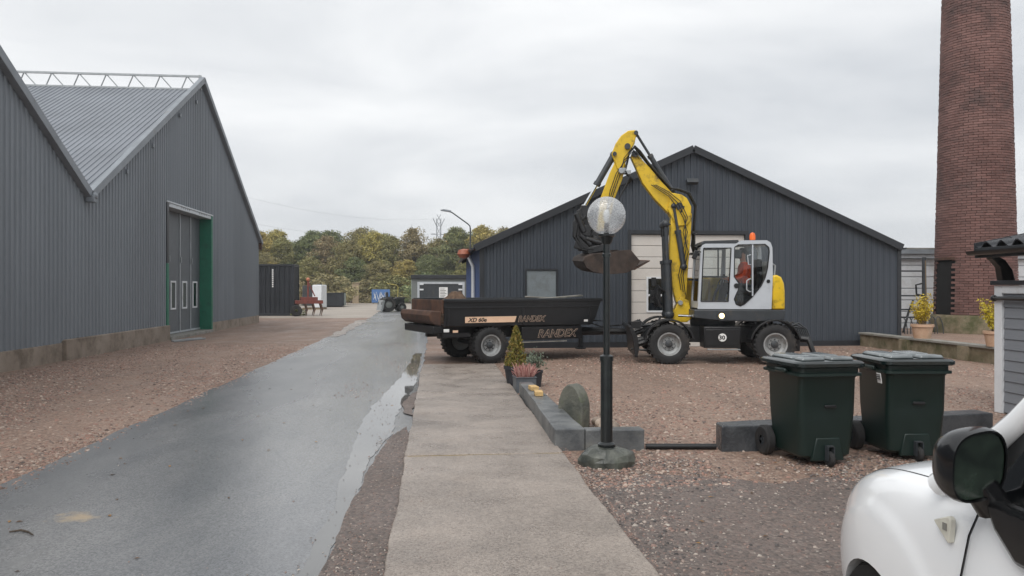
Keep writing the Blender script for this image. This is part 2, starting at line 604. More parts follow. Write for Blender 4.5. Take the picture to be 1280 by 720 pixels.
# ================================================================== SETTING
def sheet(name, poly, z, mat):
    me = bpy.data.meshes.new(name)
    me.from_pydata([(x, y, z) for x, y in poly], [], [tuple(range(len(poly)))])
    o = link_mesh(name, me, mat)
    return tag(o, kind='structure')


def wob(pts, step, amp, seed):
    """subdivide a closed outline and jitter it so that edges are ragged"""
    rg = random.Random(seed)
    res = []
    n = len(pts)
    for i in range(n):
        a, b = pts[i], pts[(i + 1) % n]
        d = math.dist(a, b)
        k = max(1, int(d / step))
        ph = rg.random() * 9
        for j in range(k):
            t = j / k
            nx, ny = -(b[1] - a[1]) / d, (b[0] - a[0]) / d
            w_ = amp * (.6 * math.sin(t * d * 1.9 + ph) + .5 * math.sin(t * d * 5.3 + ph * 2) + (rg.random() - .5)) if k > 1 else 0
            res.append((a[0] + (b[0] - a[0]) * t + nx * w_, a[1] + (b[1] - a[1]) * t + ny * w_))
    return res


GC = [srgb(66, 58, 52), srgb(134, 114, 100), srgb(146, 120, 104), srgb(98, 87, 79), srgb(176, 158, 142), srgb(112, 88, 76)]
MT['gravel'] = ground_mat('gravel_ground', GC, 36, (srgb(96, 76, 66), srgb(150, 123, 108)), rough=.85, wet=.4, bump=.8, patch_scale=.5, stretch=(1.2, .35, 1))
MT['gravel_dark'] = ground_mat('dark_gravel', [srgb(58, 55, 54), srgb(98, 90, 86), srgb(120, 104, 98), srgb(80, 76, 76), srgb(140, 128, 120)], 42, (srgb(84, 76, 70), srgb(112, 98, 90)), rough=.8, wet=.3, bump=.9, patch_scale=.6)
MT['yard'] = ground_mat('pale_yard', [srgb(140, 132, 124), srgb(158, 148, 138), srgb(150, 140, 130)], 10, (srgb(140, 132, 122), srgb(166, 158, 148)), rough=.85, wet=.3, bump=.2, patch_scale=.2)

big = 420
sheet('ground', [(-big, -60), (big, -60), (big, big), (-big, big)], 0, MT['gravel'])
sheet('yard', wob([(-30, 46), (-3, 44), (1, 46), (1, 88), (-30, 90)], 1.2, .5, 3), .004, MT['yard'])


def asphalt():
    m = bpy.data.materials.new('wet_asphalt')
    m.use_nodes = True
    nt = m.node_tree
    p = nt.nodes['Principled BSDF']
    N = nt.nodes.new
    L = nt.links.new
    tc = N('ShaderNodeTexCoord')
    mp = N('ShaderNodeMapping')
    mp.inputs['Scale'].default_value = (1, .35, 1)
    L(tc.outputs['Object'], mp.inputs[0])
    nz = N('ShaderNodeTexNoise')
    nz.inputs['Scale'].default_value = .9
    nz.inputs['Detail'].default_value = 8
    nz.inputs['Roughness'].default_value = .6
    L(mp.outputs[0], nz.inputs['Vector'])
    cr = N('ShaderNodeValToRGB')
    cr.color_ramp.elements[0].position = .35
    cr.color_ramp.elements[0].color = (*srgb(92, 94, 97), 1)
    cr.color_ramp.elements[1].position = .66
    cr.color_ramp.elements[1].color = (*srgb(120, 120, 120), 1)
    L(nz.outputs['Fac'], cr.inputs[0])
    vo = N('ShaderNodeTexVoronoi')
    vo.inputs['Scale'].default_value = 95
    L(tc.outputs['Object'], vo.inputs['Vector'])
    sp = N('ShaderNodeSeparateColor')
    L(vo.outputs['Color'], sp.inputs[0])
    mr = N('ShaderNodeMapRange')
    mr.inputs[3].default_value = .72
    mr.inputs[4].default_value = 1.28
    L(sp.outputs[0], mr.inputs[0])
    hs = N('ShaderNodeHueSaturation')
    L(mr.outputs[0], hs.inputs['Value'])
    L(cr.outputs[0], hs.inputs['Color'])
    # sandy stain left on the lane
    sxyz = N('ShaderNodeMapping')
    sxyz.inputs['Location'].default_value = (2.62 / .22, -5.95 / .16, 0)
    sxyz.inputs['Scale'].default_value = (1 / .22, 1 / .16, 1)
    L(tc.outputs['Object'], sxyz.inputs[0])
    ln = N('ShaderNodeVectorMath')
    ln.operation = 'LENGTH'
    L(sxyz.outputs[0], ln.inputs[0])
    n5 = N('ShaderNodeTexNoise')
    n5.inputs['Scale'].default_value = 7
    n5.inputs['Detail'].default_value = 6
    L(tc.outputs['Object'], n5.inputs['Vector'])
    sb = N('ShaderNodeMath'); sb.operation = 'MULTIPLY_ADD'
    sb.inputs[1].default_value = 3.2
    L(n5.outputs['Fac'], sb.inputs[0])
    L(ln.outputs['Value'], sb.inputs[2])
    st = N('ShaderNodeMapRange')
    st.inputs[1].default_value = 1.7
    st.inputs[2].default_value = 2.5
    st.inputs[3].default_value = .75
    st.inputs[4].default_value = 0
    L(sb.outputs[0], st.inputs[0])
    mx = N('ShaderNodeMix'); mx.data_type = 'RGBA'
    L(st.outputs[0], mx.inputs[0])
    L(hs.outputs[0], mx.inputs[6])
    mx.inputs[7].default_value = (*srgb(172, 152, 122), 1)
    L(mx.outputs[2], p.inputs['Base Color'])
    n3 = N('ShaderNodeTexNoise')
    n3.inputs['Scale'].default_value = .55
    n3.inputs['Detail'].default_value = 7
    L(mp.outputs[0], n3.inputs['Vector'])
    r3 = N('ShaderNodeMapRange')
    r3.inputs[1].default_value = .36
    r3.inputs[2].default_value = .64
    r3.inputs[3].default_value = .2
    r3.inputs[4].default_value = .34
    L(n3.outputs['Fac'], r3.inputs[0])
    sx = N('ShaderNodeSeparateXYZ')
    L(tc.outputs['Object'], sx.inputs[0])
    gx = N('ShaderNodeMath'); gx.operation = 'MULTIPLY_ADD'
    n6 = N('ShaderNodeTexNoise')
    n6.inputs['Scale'].default_value = 1.1
    n6.inputs['Detail'].default_value = 7
    L(mp.outputs[0], n6.inputs['Vector'])
    gx.inputs[1].default_value = 1.1
    L(n6.outputs['Fac'], gx.inputs[0])
    L(sx.outputs[0], gx.inputs[2])
    gw = N('ShaderNodeMapRange')              # the lane falls towards the path: wetter there
    gw.inputs[1].default_value = -1.9
    gw.inputs[2].default_value = -.15
    gw.inputs[3].default_value = 1.0
    gw.inputs[4].default_value = .28
    L(gx.outputs[0], gw.inputs[0])
    rm = N('ShaderNodeMath'); rm.operation = 'MULTIPLY'
    L(r3.outputs[0], rm.inputs[0])
    L(gw.outputs[0], rm.inputs[1])
    L(rm.outputs[0], p.inputs['Roughness'])
    p.inputs['Specular IOR Level'].default_value = .75
    bp = N('ShaderNodeBump')
    bp.inputs['Strength'].default_value = .22
    bp.inputs['Distance'].default_value = .005
    L(vo.outputs['Distance'], bp.inputs['Height'])
    L(bp.outputs[0], p.inputs['Normal'])
    return m


MT['asphalt'] = asphalt()
road = [(-0.28, -8), (-0.28, 62)] + [(-4.2, 60), (-3.72, 44)] + [(-3.72, -8)]
sheet('asphalt_road', wob(road, .3, .03, 5), .010, MT['asphalt'])

MT['concrete'] = ground_mat('worn_concrete', [srgb(96, 88, 84), srgb(178, 168, 158), srgb(136, 126, 118), srgb(160, 150, 141), srgb(84, 78, 74), srgb(150, 138, 130)], 85, (srgb(106, 97, 90), srgb(162, 150, 140)), rough=.6, wet=.46, bump=.4, patch_scale=.9, pebble_mix=.5)
pv = bpy.data.objects.new('pavement', None)
COL.objects.link(pv)
tag(pv, kind='structure')
for i, (y0, y1) in enumerate(((-2, 3.08), (3.13, 7.58), (7.63, 12.1), (12.13, 16.7))):
    pts = [(-.3, y0), (1.27, y0), (1.27, y1), (-.3, y1)]
    poly = wob(pts, .11, .010, 20 + i)
    s = MB().prism(poly, -.05, .055, axis='z').build('slab', MT['concrete'], pv, bevel=.012, smooth=None)
for yj in (3.105, 7.605, 12.115):
    MB().b(-.28, 1.25, yj - .024, yj + .024, -.04, .047).build('joint', M('joint_moss', srgb(120, 104, 66), .9, var=.3, scale=12), pv)
sheet('verge_strip', wob([(-3.7, 27), (-3.35, 27), (-3.5, 41), (-4.1, 41)], .5, .08, 31), .018, MT['concrete'])

MT['water'] = M('rain_water', srgb(104, 104, 103), .03, var=.1, scale=1, spec=1.0)
pud = [(-.80, 3.2), (-.80, 4.6), (-.80, 6.1), (-.84, 7.6), (-.92, 9.2), (-.92, 11), (-.74, 13.5), (-.62, 16), (-.55, 20), (-.36, 20), (-.36, 14), (-.42, 12.2), (-.5, 10.6), (-.52, 9), (-.66, 7.6), (-.64, 6.4), (-.67, 5.2), (-.70, 3.2)]
tag(sheet('puddle', wob(pud, .12, .022, 8), .014, MT['water']), kind='structure')
sheet('grit_strip', wob([(-.70, 2), (-.29, 2), (-.29, 8.6), (-.36, 9.4), (-.52, 8.6), (-.62, 7.6), (-.66, 5.4)], .14, .02, 9), .0225, MT['gravel_dark'])
sheet('grit_strip', wob([(-.30, 10.2), (-.30, 12.6), (-.42, 12.2), (-.50, 11.2), (-.42, 10.4)], .14, .03, 19), .0225, MT['gravel_dark'])
sheet('dark_gravel', wob([(1.1, -1), (9, -1), (9, 5.6), (5.5, 6.3), (3, 6.5), (1.9, 6.9), (1.2, 6.3)], .3, .12, 13), .006, MT['gravel_dark'])


# stones lying loose: real pebbles, all one mass
def pebbles(name, pts, sizes, mat, seed, flat=.6):
    rg = np.random.default_rng(seed)
    n = len(pts)
    base = np.array([(1, 0, 0), (-.5, .87, 0), (-.5, -.87, 0), (.45, .3, .75), (-.5, .15, .7), (.1, -.55, .8)], float)
    tri = np.array([(0, 1, 3), (1, 4, 3), (1, 2, 4), (2, 5, 4), (2, 0, 5), (0, 3, 5), (3, 4, 5)])
    a = rg.uniform(0, 6.28, n)
    sc = sizes[:, None] * rg.uniform(.7, 1.3, (n, 3))
    sc[:, 2] *= flat
    v = base[None] * (1 + rg.uniform(-.25, .25, (n, 6, 3))) * sc[:, None, :]
    ca, sa = np.cos(a)[:, None], np.sin(a)[:, None]
    x = v[:, :, 0] * ca - v[:, :, 1] * sa + pts[:, 0:1]
    y = v[:, :, 0] * sa + v[:, :, 1] * ca + pts[:, 1:2]
    z = v[:, :, 2] + pts[:, 2:3]
    V = np.stack([x, y, z], -1).reshape(-1, 3)
    Fc = (tri[None] + (np.arange(n) * 6)[:, None, None]).reshape(-1, 3)
    me = bpy.data.meshes.new(name)
    me.vertices.add(len(V))
    me.vertices.foreach_set('co', V.ravel())
    me.loops.add(Fc.size)
    me.loops.foreach_set('vertex_index', Fc.ravel().astype(np.int32))
    me.polygons.add(len(Fc))
    me.polygons.foreach_set('loop_start', (np.arange(len(Fc)) * 3).astype(np.int32))
    me.update(calc_edges=True)
    return tag(link_mesh(name, me, mat), kind='stuff')


def peb_mat(name, cols, rough=.6):
    m = bpy.data.materials.new(name)
    m.use_nodes = True
    nt = m.node_tree
    p = nt.nodes['Principled BSDF']
    gm = nt.nodes.new('ShaderNodeNewGeometry')
    cr = nt.nodes.new('ShaderNodeValToRGB')
    e = cr.color_ramp.elements
    e[0].color = (*cols[0], 1)
    e[1].color = (*cols[-1], 1)
    for i, c in enumerate(cols[1:-1]):
        e.new((i + 1) / (len(cols) - 1)).color = (*c, 1)
    nt.links.new(gm.outputs['Random Per Island'], cr.inputs[0])
    nt.links.new(cr.outputs[0], p.inputs['Base Color'])
    p.inputs['Roughness'].default_value = rough
    return m


MT['pebble'] = peb_mat('pebble_red', [srgb(70, 60, 55), srgb(138, 112, 100), srgb(154, 119, 105), srgb(102, 90, 83), srgb(182, 164, 150), srgb(118, 88, 77)])
MT['pebble_dark'] = peb_mat('pebble_grey', [srgb(44, 42, 42), srgb(92, 86, 84), srgb(136, 112, 102), srgb(70, 66, 66), srgb(176, 166, 156), srgb(110, 84, 76)])


def area_pts(n, x0, x1, y0, y1, z, seed, dens=1.6):
    """random spots, denser near the viewer's end (where single stones can be told apart)"""
    rg = np.random.default_rng(seed)
    x = rg.uniform(x0, x1, n)
    y = y0 + (y1 - y0) * rg.uniform(0, 1, n) ** dens
    return np.stack([x, y, np.full(n, z)], -1)


def sz(n, a, b, seed):
    return (a + (b - a) * np.random.default_rng(seed).uniform(0, 1, n) ** 2.2) * np.random.default_rng(seed + 1).uniform(.7, 1.25, n)


def gravel_field(name, n, x0, x1, y0, y1, z, a, b, mat, seed, dens=1.6, avoid=()):
    p = area_pts(n, x0, x1, y0, y1, z, seed, dens)
    q = np.sin(p[:, 0] * 2.1 + 1.3 * np.sin(p[:, 1] * .45) + seed) + .8 * np.sin(p[:, 1] * .9 + 1.7 * np.sin(p[:, 0] * 1.2)) + .6 * np.sin(p[:, 0] * 5.3 + p[:, 1] * 1.1)
    keep = np.random.default_rng(seed + 3).uniform(0, 1, n) < np.clip(.55 + .38 * q, .12, 1)      # worn bare patches and wheel tracks
    for (ax0, ax1, ay0, ay1) in avoid:
        keep &= ~((p[:, 0] > ax0) & (p[:, 0] < ax1) & (p[:, 1] > ay0) & (p[:, 1] < ay1))
    return pebbles(name, p[keep], sz(n, a, b, seed + 5)[keep], mat, seed + 9)


gravel_field('gravel', 60000, -8.6, -3.6, 4.5, 24, .001, .008, .030, MT['pebble'], 41)
gravel_field('gravel', 60000, 1.32, 12.5, 6.4, 21, .001, .008, .030, MT['pebble'], 42, avoid=((1.2, 1.55, 7.9, 12),))
gravel_field('gravel', 62000, 1.24, 7.0, 2.6, 7.4, .006, .005, .020, MT['pebble_dark'], 43, 1.3)
gravel_field('grit', 5200, -.66, -.30, 3.2, 8.8, .022, .005, .012, MT['pebble_dark'], 44, 1.4)
gravel_field('grit', 260, -.3, 1.25, 3.3, 16, .055, .003, .007, MT['pebble_dark'], 45, 1.8)
gravel_field('grit', 900, -.3, 1.1, 4.0, 16, .055, .0015, .0035, MT['pebble_dark'], 48, 1.5)
gravel_field('grit', 520, -3.6, -.4, 3.3, 22, .010, .003, .009, MT['pebble_dark'], 46, 1.6)
gravel_field('grit', 1500, 1.19, 1.34, 2.8, 7.9, .045, .004, .010, MT['pebble'], 47, 1.3)
gravel_field('grit', 1200, -3.9, -3.5, 4.2, 22, .011, .006, .016, MT['pebble'], 49, 1.6)
gravel_field('grit', 2600, -1.6, .4, 12, 24, .012, .005, .014, MT['pebble'], 50, 1.2)

gravel_field('grit', 900, -.86, -.26, 4.0, 15, .017, .004, .011, MT['pebble_dark'], 51, 1.3)
gravel_field('grit', 700, -.62, -.16, 3.4, 9.5, .024, .004, .010, MT['pebble'], 52, 1.3)
gravel_field('grit', 420, -.34, -.05, 3.4, 14, .055, .003, .008, MT['pebble_dark'], 53, 1.3)
# fallen stick and leaves on the asphalt
st = MB().tube([(-2.93, 5.62, .018), (-2.86, 5.63, .024), (-2.79, 5.59, .022), (-2.73, 5.53, .018)], [.005, .008, .007, .004], 6)
tag(st.build('stick', MT['bark']), 'short curved dark twig lying on the wet asphalt by the sandy stain', 'twig')
lv = MB()
for i in range(240):
    x, y = (random.uniform(-3.5, -.5), random.uniform(4, 20)) if i < 50 else ((random.uniform(-8.4, -3.8), random.uniform(6, 24)) if i < 130 else (random.uniform(1.5, 8), random.uniform(4.2, 16)))
    a = random.uniform(0, 6.28)
    s = random.uniform(.012, .022)
    z = .013
    lv.add([(x + s * 1.5 * math.cos(a), y + s * 1.5 * math.sin(a), z), (x - s * math.sin(a) * .6, y + s * math.cos(a) * .6, z + .006), (x - s * 1.4 * math.cos(a), y - s * 1.4 * math.sin(a), z), (x + s * math.sin(a) * .6, y - s * math.cos(a) * .6, z + .004)], [(0, 1, 2, 3)])
tag(lv.build('fallen_leaves', peb_mat('leaf_litter', [srgb(60, 46, 36), srgb(110, 78, 44), srgb(150, 112, 60)]), smooth=None), kind='stuff')


# ================================================================== corrugated sheets
def corr(m, s0, s1, top, bottom, place, pitch=.2, depth=.03, openings=(), extra=()):
    """ribbed sheet along s; place(s, d, z) gives the point; openings are (sa, sb, za, zb)"""
    prof = [(0, 0), (.45, 0), (.55, 1), (.9, 1)]
    ss = {}
    k = math.floor(s0 / pitch) - 1
    seq = []
    while k * pitch <= s1 + pitch:
        for a, d in prof:
            seq.append(((k + a) * pitch, d * depth))
        k += 1
    xs = np.array([q[0] for q in seq])
    ds = np.array([q[1] for q in seq])
    brk = sorted(set([s0, s1] + [x for x in xs if s0 < x < s1] + [v for o in openings for v in o[:2]] + [e for e in extra if s0 < e < s1]))
    for a, b in zip(brk[:-1], brk[1:]):
        if b - a < 1e-6:
            continue
        da, db = float(np.interp(a, xs, ds)), float(np.interp(b, xs, ds))
        mid = (a + b) / 2
        segs = [(bottom(a), top(a), bottom(b), top(b))]
        for (oa, ob, za, zb) in openings:
            if oa < mid < ob:
                segs = []
                if za > bottom(mid) + 1e-3:
                    segs.append((bottom(a), za, bottom(b), za))
                segs.append((zb, top(a), zb, top(b)))
        for (z0, z1, z2, z3) in segs:
            m.add([place(a, da, z0), place(b, db, z2), place(b, db, z3), place(a, da, z1)], [(0, 1, 2, 3)])
    return m


# ================================================================== LEFT: long grey warehouse with two gables
WX = -8.7
GB = thing('grey_warehouse', (0, 0, 0), 0, 'long grey ribbed-metal warehouse with two gables and green-edged doorway on the left', 'warehouse')
V0, V1, V2 = 1.23, 20.13, 38.9
A1, A2 = 10.7, 29.5
ZE, ZA = 4.0, 9.4


def gtop(y):
    if y < A1: return ZE + (ZA - ZE) * (y - V0) / (A1 - V0)
    if y < V1: return ZA + (ZE - ZA) * (y - A1) / (V1 - A1)
    if y < A2: return ZE + (ZA - ZE) * (y - V1) / (A2 - V1)
    return ZA + (ZE - ZA) * (y - A2) / (V2 - A2)


def gbot(y):
    if y < 18.9: return .42
    if y < 26: return .47
    return .36


DY0, DY1, DZ = 26.0, 30.8, 4.42
ys = V0
while ys < V2 - .05:                      # cladding sheets one metre wide, lapped
    ye = min(ys + 1.0, V2)
    rgx = .004 * (int(ys) % 2)
    corr(MB(), ys, ye, gtop, gbot, lambda s, d, z: (WX + d + rgx, s, z), .2, .028, openings=[(max(DY0, ys), min(DY1, ye), .0, DZ)] if ye > DY0 and ys < DY1 else (), extra=(A1, V1, A2, 18.9, 26)).build('wall_sheet', MT['grey_sheet'], GB, smooth=None)
    ys = ye
m = corr(MB(), -34, WX, lambda s: ZE, lambda s: 0, lambda s, d, z: (s, V2 + d, z), .2, .028)
m.build('wall', MT['grey_sheet'], GB, smooth=None)
m = corr(MB(), -34, WX, lambda s: ZE, lambda s: 0, lambda s, d, z: (s, V0 - d, z), .2, .028)
m.build('wall', MT['grey_sheet'], GB, smooth=None)
# concrete plinth in three lengths
for y0, y1, h, px in ((V0, 18.9, .42, .03), (18.9, 25.93, .49, .12), (30.87, V2 + .03, .36, .03)):
    MB().b(WX - .25, WX + px, y0 + .005, y1 - .005, -.1, h).build('plinth', MT['plinth'], GB, bevel=.02)
# roofs: four slopes with ribs running down the slope
for (ya, yb) in ((V0 - .05, A1), (A1, V1), (V1, A2), (A2, V2 + .25)):
    za, zb = (ZE if ya != A1 and ya != A2 else ZA), (ZA if yb in (A1, A2) else ZE)
    if yb > V2: zb = ZE - .14
    za, zb = (za - .42 if za == ZA else za), (zb - .42 if zb == ZA else zb)      # gable wall stands above the roof
    sl = math.hypot(yb - ya, zb - za)
    ny, nz_ = -(zb - za) / sl, (yb - ya) / sl
    m = corr(MB(), -34, WX - .01, lambda s: 1, lambda s: 0, lambda s, d, t: (s, ya + (yb - ya) * t + ny * (d + .03), za + (zb - za) * t + nz_ * (d + .03)), .17, .026)
    o = m.build('roof', MT['roof_sheet'], GB, smooth=None)
    md = o.modifiers.new('thick', 'SOLIDIFY')
    md.thickness = .012
# barge boards along the gable edge
for (ya, yb) in ((V0, A1), (A1, V1), (V1, A2), (A2, V2 + .2)):
    za, zb = gtop(min(ya, V2)), gtop(min(yb, V2))
    if yb > V2: zb -= .11
    ang = math.atan2(zb - za, yb - ya)
    ln = math.hypot(yb - ya, zb - za)
    MB().box((WX + .10, (ya + yb) / 2, (za + zb) / 2 + .02), (.16, ln + .04, .20), (ang, 0, 0)).build('barge_board', MT['grey_trim'], GB, bevel=.01)
MB().box((WX + .14, V1, ZE - .08), (.2, .2, .16)).blob((WX + .2, V1 + .03, ZE - .0), .09, jit=.3).build('valley_outlet', MT['grey_trim'], GB, bevel=.02)
for (yy, dz) in ((22.6, -.45), (24.6, -.5), (27.1, -.45), (28.9, -.6)):
    MB().box((WX + .05, yy, gtop(yy) + dz), (.06, .12, .12)).build('fixing_plate', MT['grey_trim'], GB, bevel=.01)
MB().box((WX + .05, V2 + .08, 3.75), (.2, .2, .3)).build('gutter_end', MT['rust'], GB, bevel=.02)
# lattice girder standing on each ridge
for ay in (A2, A1):
    zr = ZA - .36
    tr = MB()
    tr.box((-20.5, ay, zr + .50), (23.7, .07, .07))
    tr.box((-20.5, ay, zr + .02), (23.7, .07, .06))
    x = WX - .05
    k = 0
    while x > -32:
        tr.cyl((x, ay, zr + .02), (x - .42, ay, zr + .5), .022, n=6)
        tr.cyl((x - .42, ay, zr + .5), (x - .62, ay, zr + .02), .022, n=6)
        x -= .95
    tr.cyl((WX - .02, ay, zr), (WX - .02, ay, zr + .55), .04, n=8)
    tr.build('ridge_lattice', MT['steel'], GB)
# recessed doorway with green edges
RX = WX - .42
fr = MB()
fr.b(RX - .02, WX + .05, DY1 - .02, DY1 + .16, 0, DZ + .06)
fr.build('door_jamb', MT['green'], GB, bevel=.008)
MB().b(RX - .02, WX + .05, DY0 - .16, DY0 + .02, 0, 2.5).build('door_jamb', MT['green'], GB, bevel=.008)
MB().b(RX - .02, WX + .05, DY0 - .16, DY0 + .02, 2.505, DZ + .06).build('door_jamb', MT['dark_trim'], GB, bevel=.008)
MB().b(RX - .02, WX + .06, DY0 - .16, DY1 + .16, DZ + .065, DZ + .12).b(RX, WX + .03, DY0, DY1, DZ - .06, DZ + .06).build('door_head', MT['alu'], GB, bevel=.006)
MB().b(RX - .02, WX + .12, DY0 + .03, DY1 - .03, -.02, .10).build('door_sill', MT['cap'], GB, bevel=.015)
dw = MB().b(RX - .08, RX - .03, DY0, DY1, .1, DZ)
door = dw.build('folding_door', MT['door_grey'], GB)
nl = 4
lw = (DY1 - DY0) / nl
for i in range(nl):
    y0, y1 = DY0 + lw * i + .02, DY0 + lw * (i + 1) - .02
    lf = MB().b(RX - .03, RX + .02, y0, y1, .12, DZ - .07).build('door_leaf', MT['door_grey'], GB, bevel=.006)
    fr = MB()
    fr.b(RX + .02, RX + .045, y0, y0 + .05, .12, DZ - .07)
    fr.b(RX + .02, RX + .045, y0 + .05, y1, .12, .18)
    if i == 0:
        fr.b(RX + .02, RX + .045, y1 - .14, y1 - .09, .12, 2.15)
        fr.b(RX + .02, RX + .045, y0 + .05, y1 - .09, 2.15, 2.22)
    fr.build('leaf_edge', MT['alu'], lf)
    wy0, wy1 = y0 + .26, y1 - .38
    fr = MB()
    for (a, b_, c, d) in ((wy0, wy0 + .06, .95, 1.95), (wy1 - .06, wy1, .95, 1.95), (wy0 + .06, wy1 - .06, .95, 1.01), (wy0 + .06, wy1 - .06, 1.89, 1.95)):
        fr.b(RX + .021, RX + .05, a, b_, c, d)
    fr.build('window_frame', MT['white_paint'], lf)
    MB().b(RX + .021, RX + .03, wy0 + .06, wy1 - .06, 1.01, 1.89).build('pane', MT['pane_glass'], lf)
    MB().b(RX + .05, RX + .09, y0 + .01, y0 + .06, 2.6, 2.8).build('hinge', MT['steel'], lf, bevel=.005)
hn = MB().tube([(RX + .05, DY0 + .9, 1.15), (RX + .1, DY0 + .9, 1.15), (RX + .1, DY0 + 1.02, 1.15)], .015, 6)
hn.build('door_handle', MT['steel'], GB)
# loose rails dropped in front of the doorway
for i, (a, b_) in enumerate((((-8.3, 25.2), (-7.8, 26.6)), ((-8.15, 24.9), (-7.6, 26.3)))):
    o = MB().box(((a[0] + b_[0]) / 2, (a[1] + b_[1]) / 2, .03), (.05, math.dist(a, b_), .05), (0, 0, -math.atan2(b_[0] - a[0], b_[1] - a[1]))).build('steel_rail', MT['steel'], bevel=.008)
    tag(o, 'thin steel rail lying on gravel before the green-edged doorway', 'rail', 'rails lying before the doorway')

# ================================================================== CENTRE: dark barn
BY, BX0, BX1, BD = 21.6, 1.3, 13.65, 11.0
BXA, BZE, BZA = 7.36, 2.9, 5.68
DB = thing('dark_barn', (0, 0, 0), 0, 'dark ribbed-metal barn with low gable and white sectional door behind the excavator', 'barn')


def btop(x):
    return BZE + (BZA - BZE) * ((x - BX0) / (BXA - BX0) if x < BXA else (BX1 - x) / (BX1 - BXA))


GX0, GX1, GZ = 5.55, 8.95, 3.26
HX0, HX1, HZ0, HZ1 = 2.54, 3.4, .95, 2.2
xs_ = BX0
while xs_ < BX1 - .02:
    xe_ = min(xs_ + .95, BX1)
    rgx = .004 * (int(xs_ * 1.06) % 2)
    ops = [(max(a, xs_), min(b_, xe_), c, d_) for a, b_, c, d_ in ((GX0, GX1, 0, GZ), (HX0, HX1, HZ0, HZ1)) if xe_ > a and xs_ < b_]
    corr(MB(), xs_, xe_, btop, lambda s: 0, lambda s, d, z: (s, BY - d - rgx, z), .19, .028, openings=ops, extra=(BXA,)).build('wall_sheet', MT['dark_sheet'], DB, smooth=None)
    xs_ = xe_
m = corr(MB(), BY, BY + BD, lambda s: BZE, lambda s: 0, lambda s, d, z: (BX0 - d, s, z), .19, .028)
m.build('wall', MT['blue_sheet'], DB, smooth=None)
tag(DB.children[-1], 'blue painted side wall of the barn')
m = corr(MB(), BY, BY + BD, lambda s: BZE, lambda s: 0, lambda s, d, z: (BX1 + d, s, z), .19, .028)
m.build('wall', MT['dark_sheet'], DB, smooth=None)
m = corr(MB(), BX0, BX1, btop, lambda s: 0, lambda s, d, z: (s, BY + BD + d, z), .19, .028, extra=(BXA,))
m.build('wall', MT['dark_sheet'], DB, smooth=None)
OV = .22
for sgn, xe in ((-1, BX0), (1, BX1)):
    sl = (BZA - BZE) / abs(BXA - xe)
    ov = OV if sgn < 0 else .05
    xo = xe + sgn * ov
    zo = BZE - sl * ov
    ln = math.hypot(BXA - xo, BZA - zo)
    ux, uz = (xo - BXA) / ln, (zo - BZA) / ln
    nx_, nz_ = (-uz * (1 if sgn > 0 else -1)), abs(ux)
    m = corr(MB(), BY - .16, BY + BD + .16, lambda s: 1, lambda s: 0, lambda s, d, t: (BXA + (xo - BXA) * t + nx_ * (d + .05), s, BZA + (zo - BZA) * t + nz_ * (d + .05)), .2, .03)
    o = m.build('roof', MT['dark_trim'], DB, smooth=None)
    md = o.modifiers.new('thick', 'SOLIDIFY')
    md.thickness = .012
    ang = math.atan2(uz, ux) if sgn > 0 else math.atan2(-uz, -ux)
    for yy in (BY - .17, BY + BD + .17):
        MB().box(((BXA + xo) / 2, yy, (BZA + zo) / 2 + .02), (ln + .02, .03, .2), (0, -ang, 0)).build('barge_board', MT['dark_trim'], DB, bevel=.006)
    g = MB()
    g.prism([(xo + sgn * .02, zo + .0)] + [(xo + sgn * .08 + .06 * math.cos(R(180 + k * 22.5)), zo + .02 + .06 * math.sin(R(180 + k * 22.5))) for k in range(9)], BY - .15, BY + BD + .15)
    g.build('gutter', MT['dark_trim'], DB)
for xc in (BX0 - .02, BX1 + .02):
    MB().b(xc - .06, xc + .06, BY - .06, BY + .06, 0, BZE - .02).build('corner_trim', MT['dark_trim'], DB, bevel=.006)
MB().tube([(BX0 - .26, BY + 3.2, BZE - .16), (BX0 - .2, BY + 3.2, BZE - .32), (BX0 - .11, BY + 3.2, BZE - .5), (BX0 - .11, BY + 3.2, .1)], .06, 10).build('downpipe', MT['white_paint'], DB)
MB().b(BX0 + .05, GX0 - .1, BY - .05, BY - .032, 0, .16).build('base_flashing', MT['dark_trim'], DB)
MB().b(GX1 + .1, BX1 - .07, BY - .05, BY - .032, 0, .16).build('base_flashing', MT['dark_trim'], DB)
# sectional door, one panel above the other
fr = MB()
fr.b(GX0 - .09, GX0 + .01, BY - .06, BY + .1, 0, GZ + .1)
fr.b(GX1 - .01, GX1 + .09, BY - .06, BY + .1, 0, GZ + .1)
fr.b(GX0 + .012, GX1 - .012, BY - .06, BY + .1, GZ - .01, GZ + .1)
fr.build('door_frame', MT['dark_trim'], DB)
NP = 10
ph = (GZ - .02) / NP
WXa, WXb, WZa, WZb = 6.02, 6.78, 1.0, 2.02
MT['door_white'] = M('sectional_door_white', srgb(206, 201, 195), .5, var=.05, scale=1.2, dirt=srgb(176, 168, 158), dscale=1.2, dpos=(.5, .85))
for i in range(NP):
    z0, z1 = ph * i + .006, ph * (i + 1) - .006
    if z1 < WZa or z0 > WZb:
        MB().b(GX0 + .015, GX1 - .015, BY + .02, BY + .07, z0, z1).build('door_panel', MT['door_white'], DB, bevel=.008)
    else:
        a0, a1 = max(z0, WZa), min(z1, WZb)
        pm = MB().b(GX0 + .015, WXa, BY + .02, BY + .07, z0, z1).b(WXb, GX1 - .015, BY + .02, BY + .07, z0, z1)
        if a0 > z0 + .01: pm.b(WXa, WXb, BY + .021, BY + .07, z0, a0)
        if a1 < z1 - .01: pm.b(WXa, WXb, BY + .021, BY + .07, a1, z1)
        pm.build('door_panel', MT['door_white'], DB)
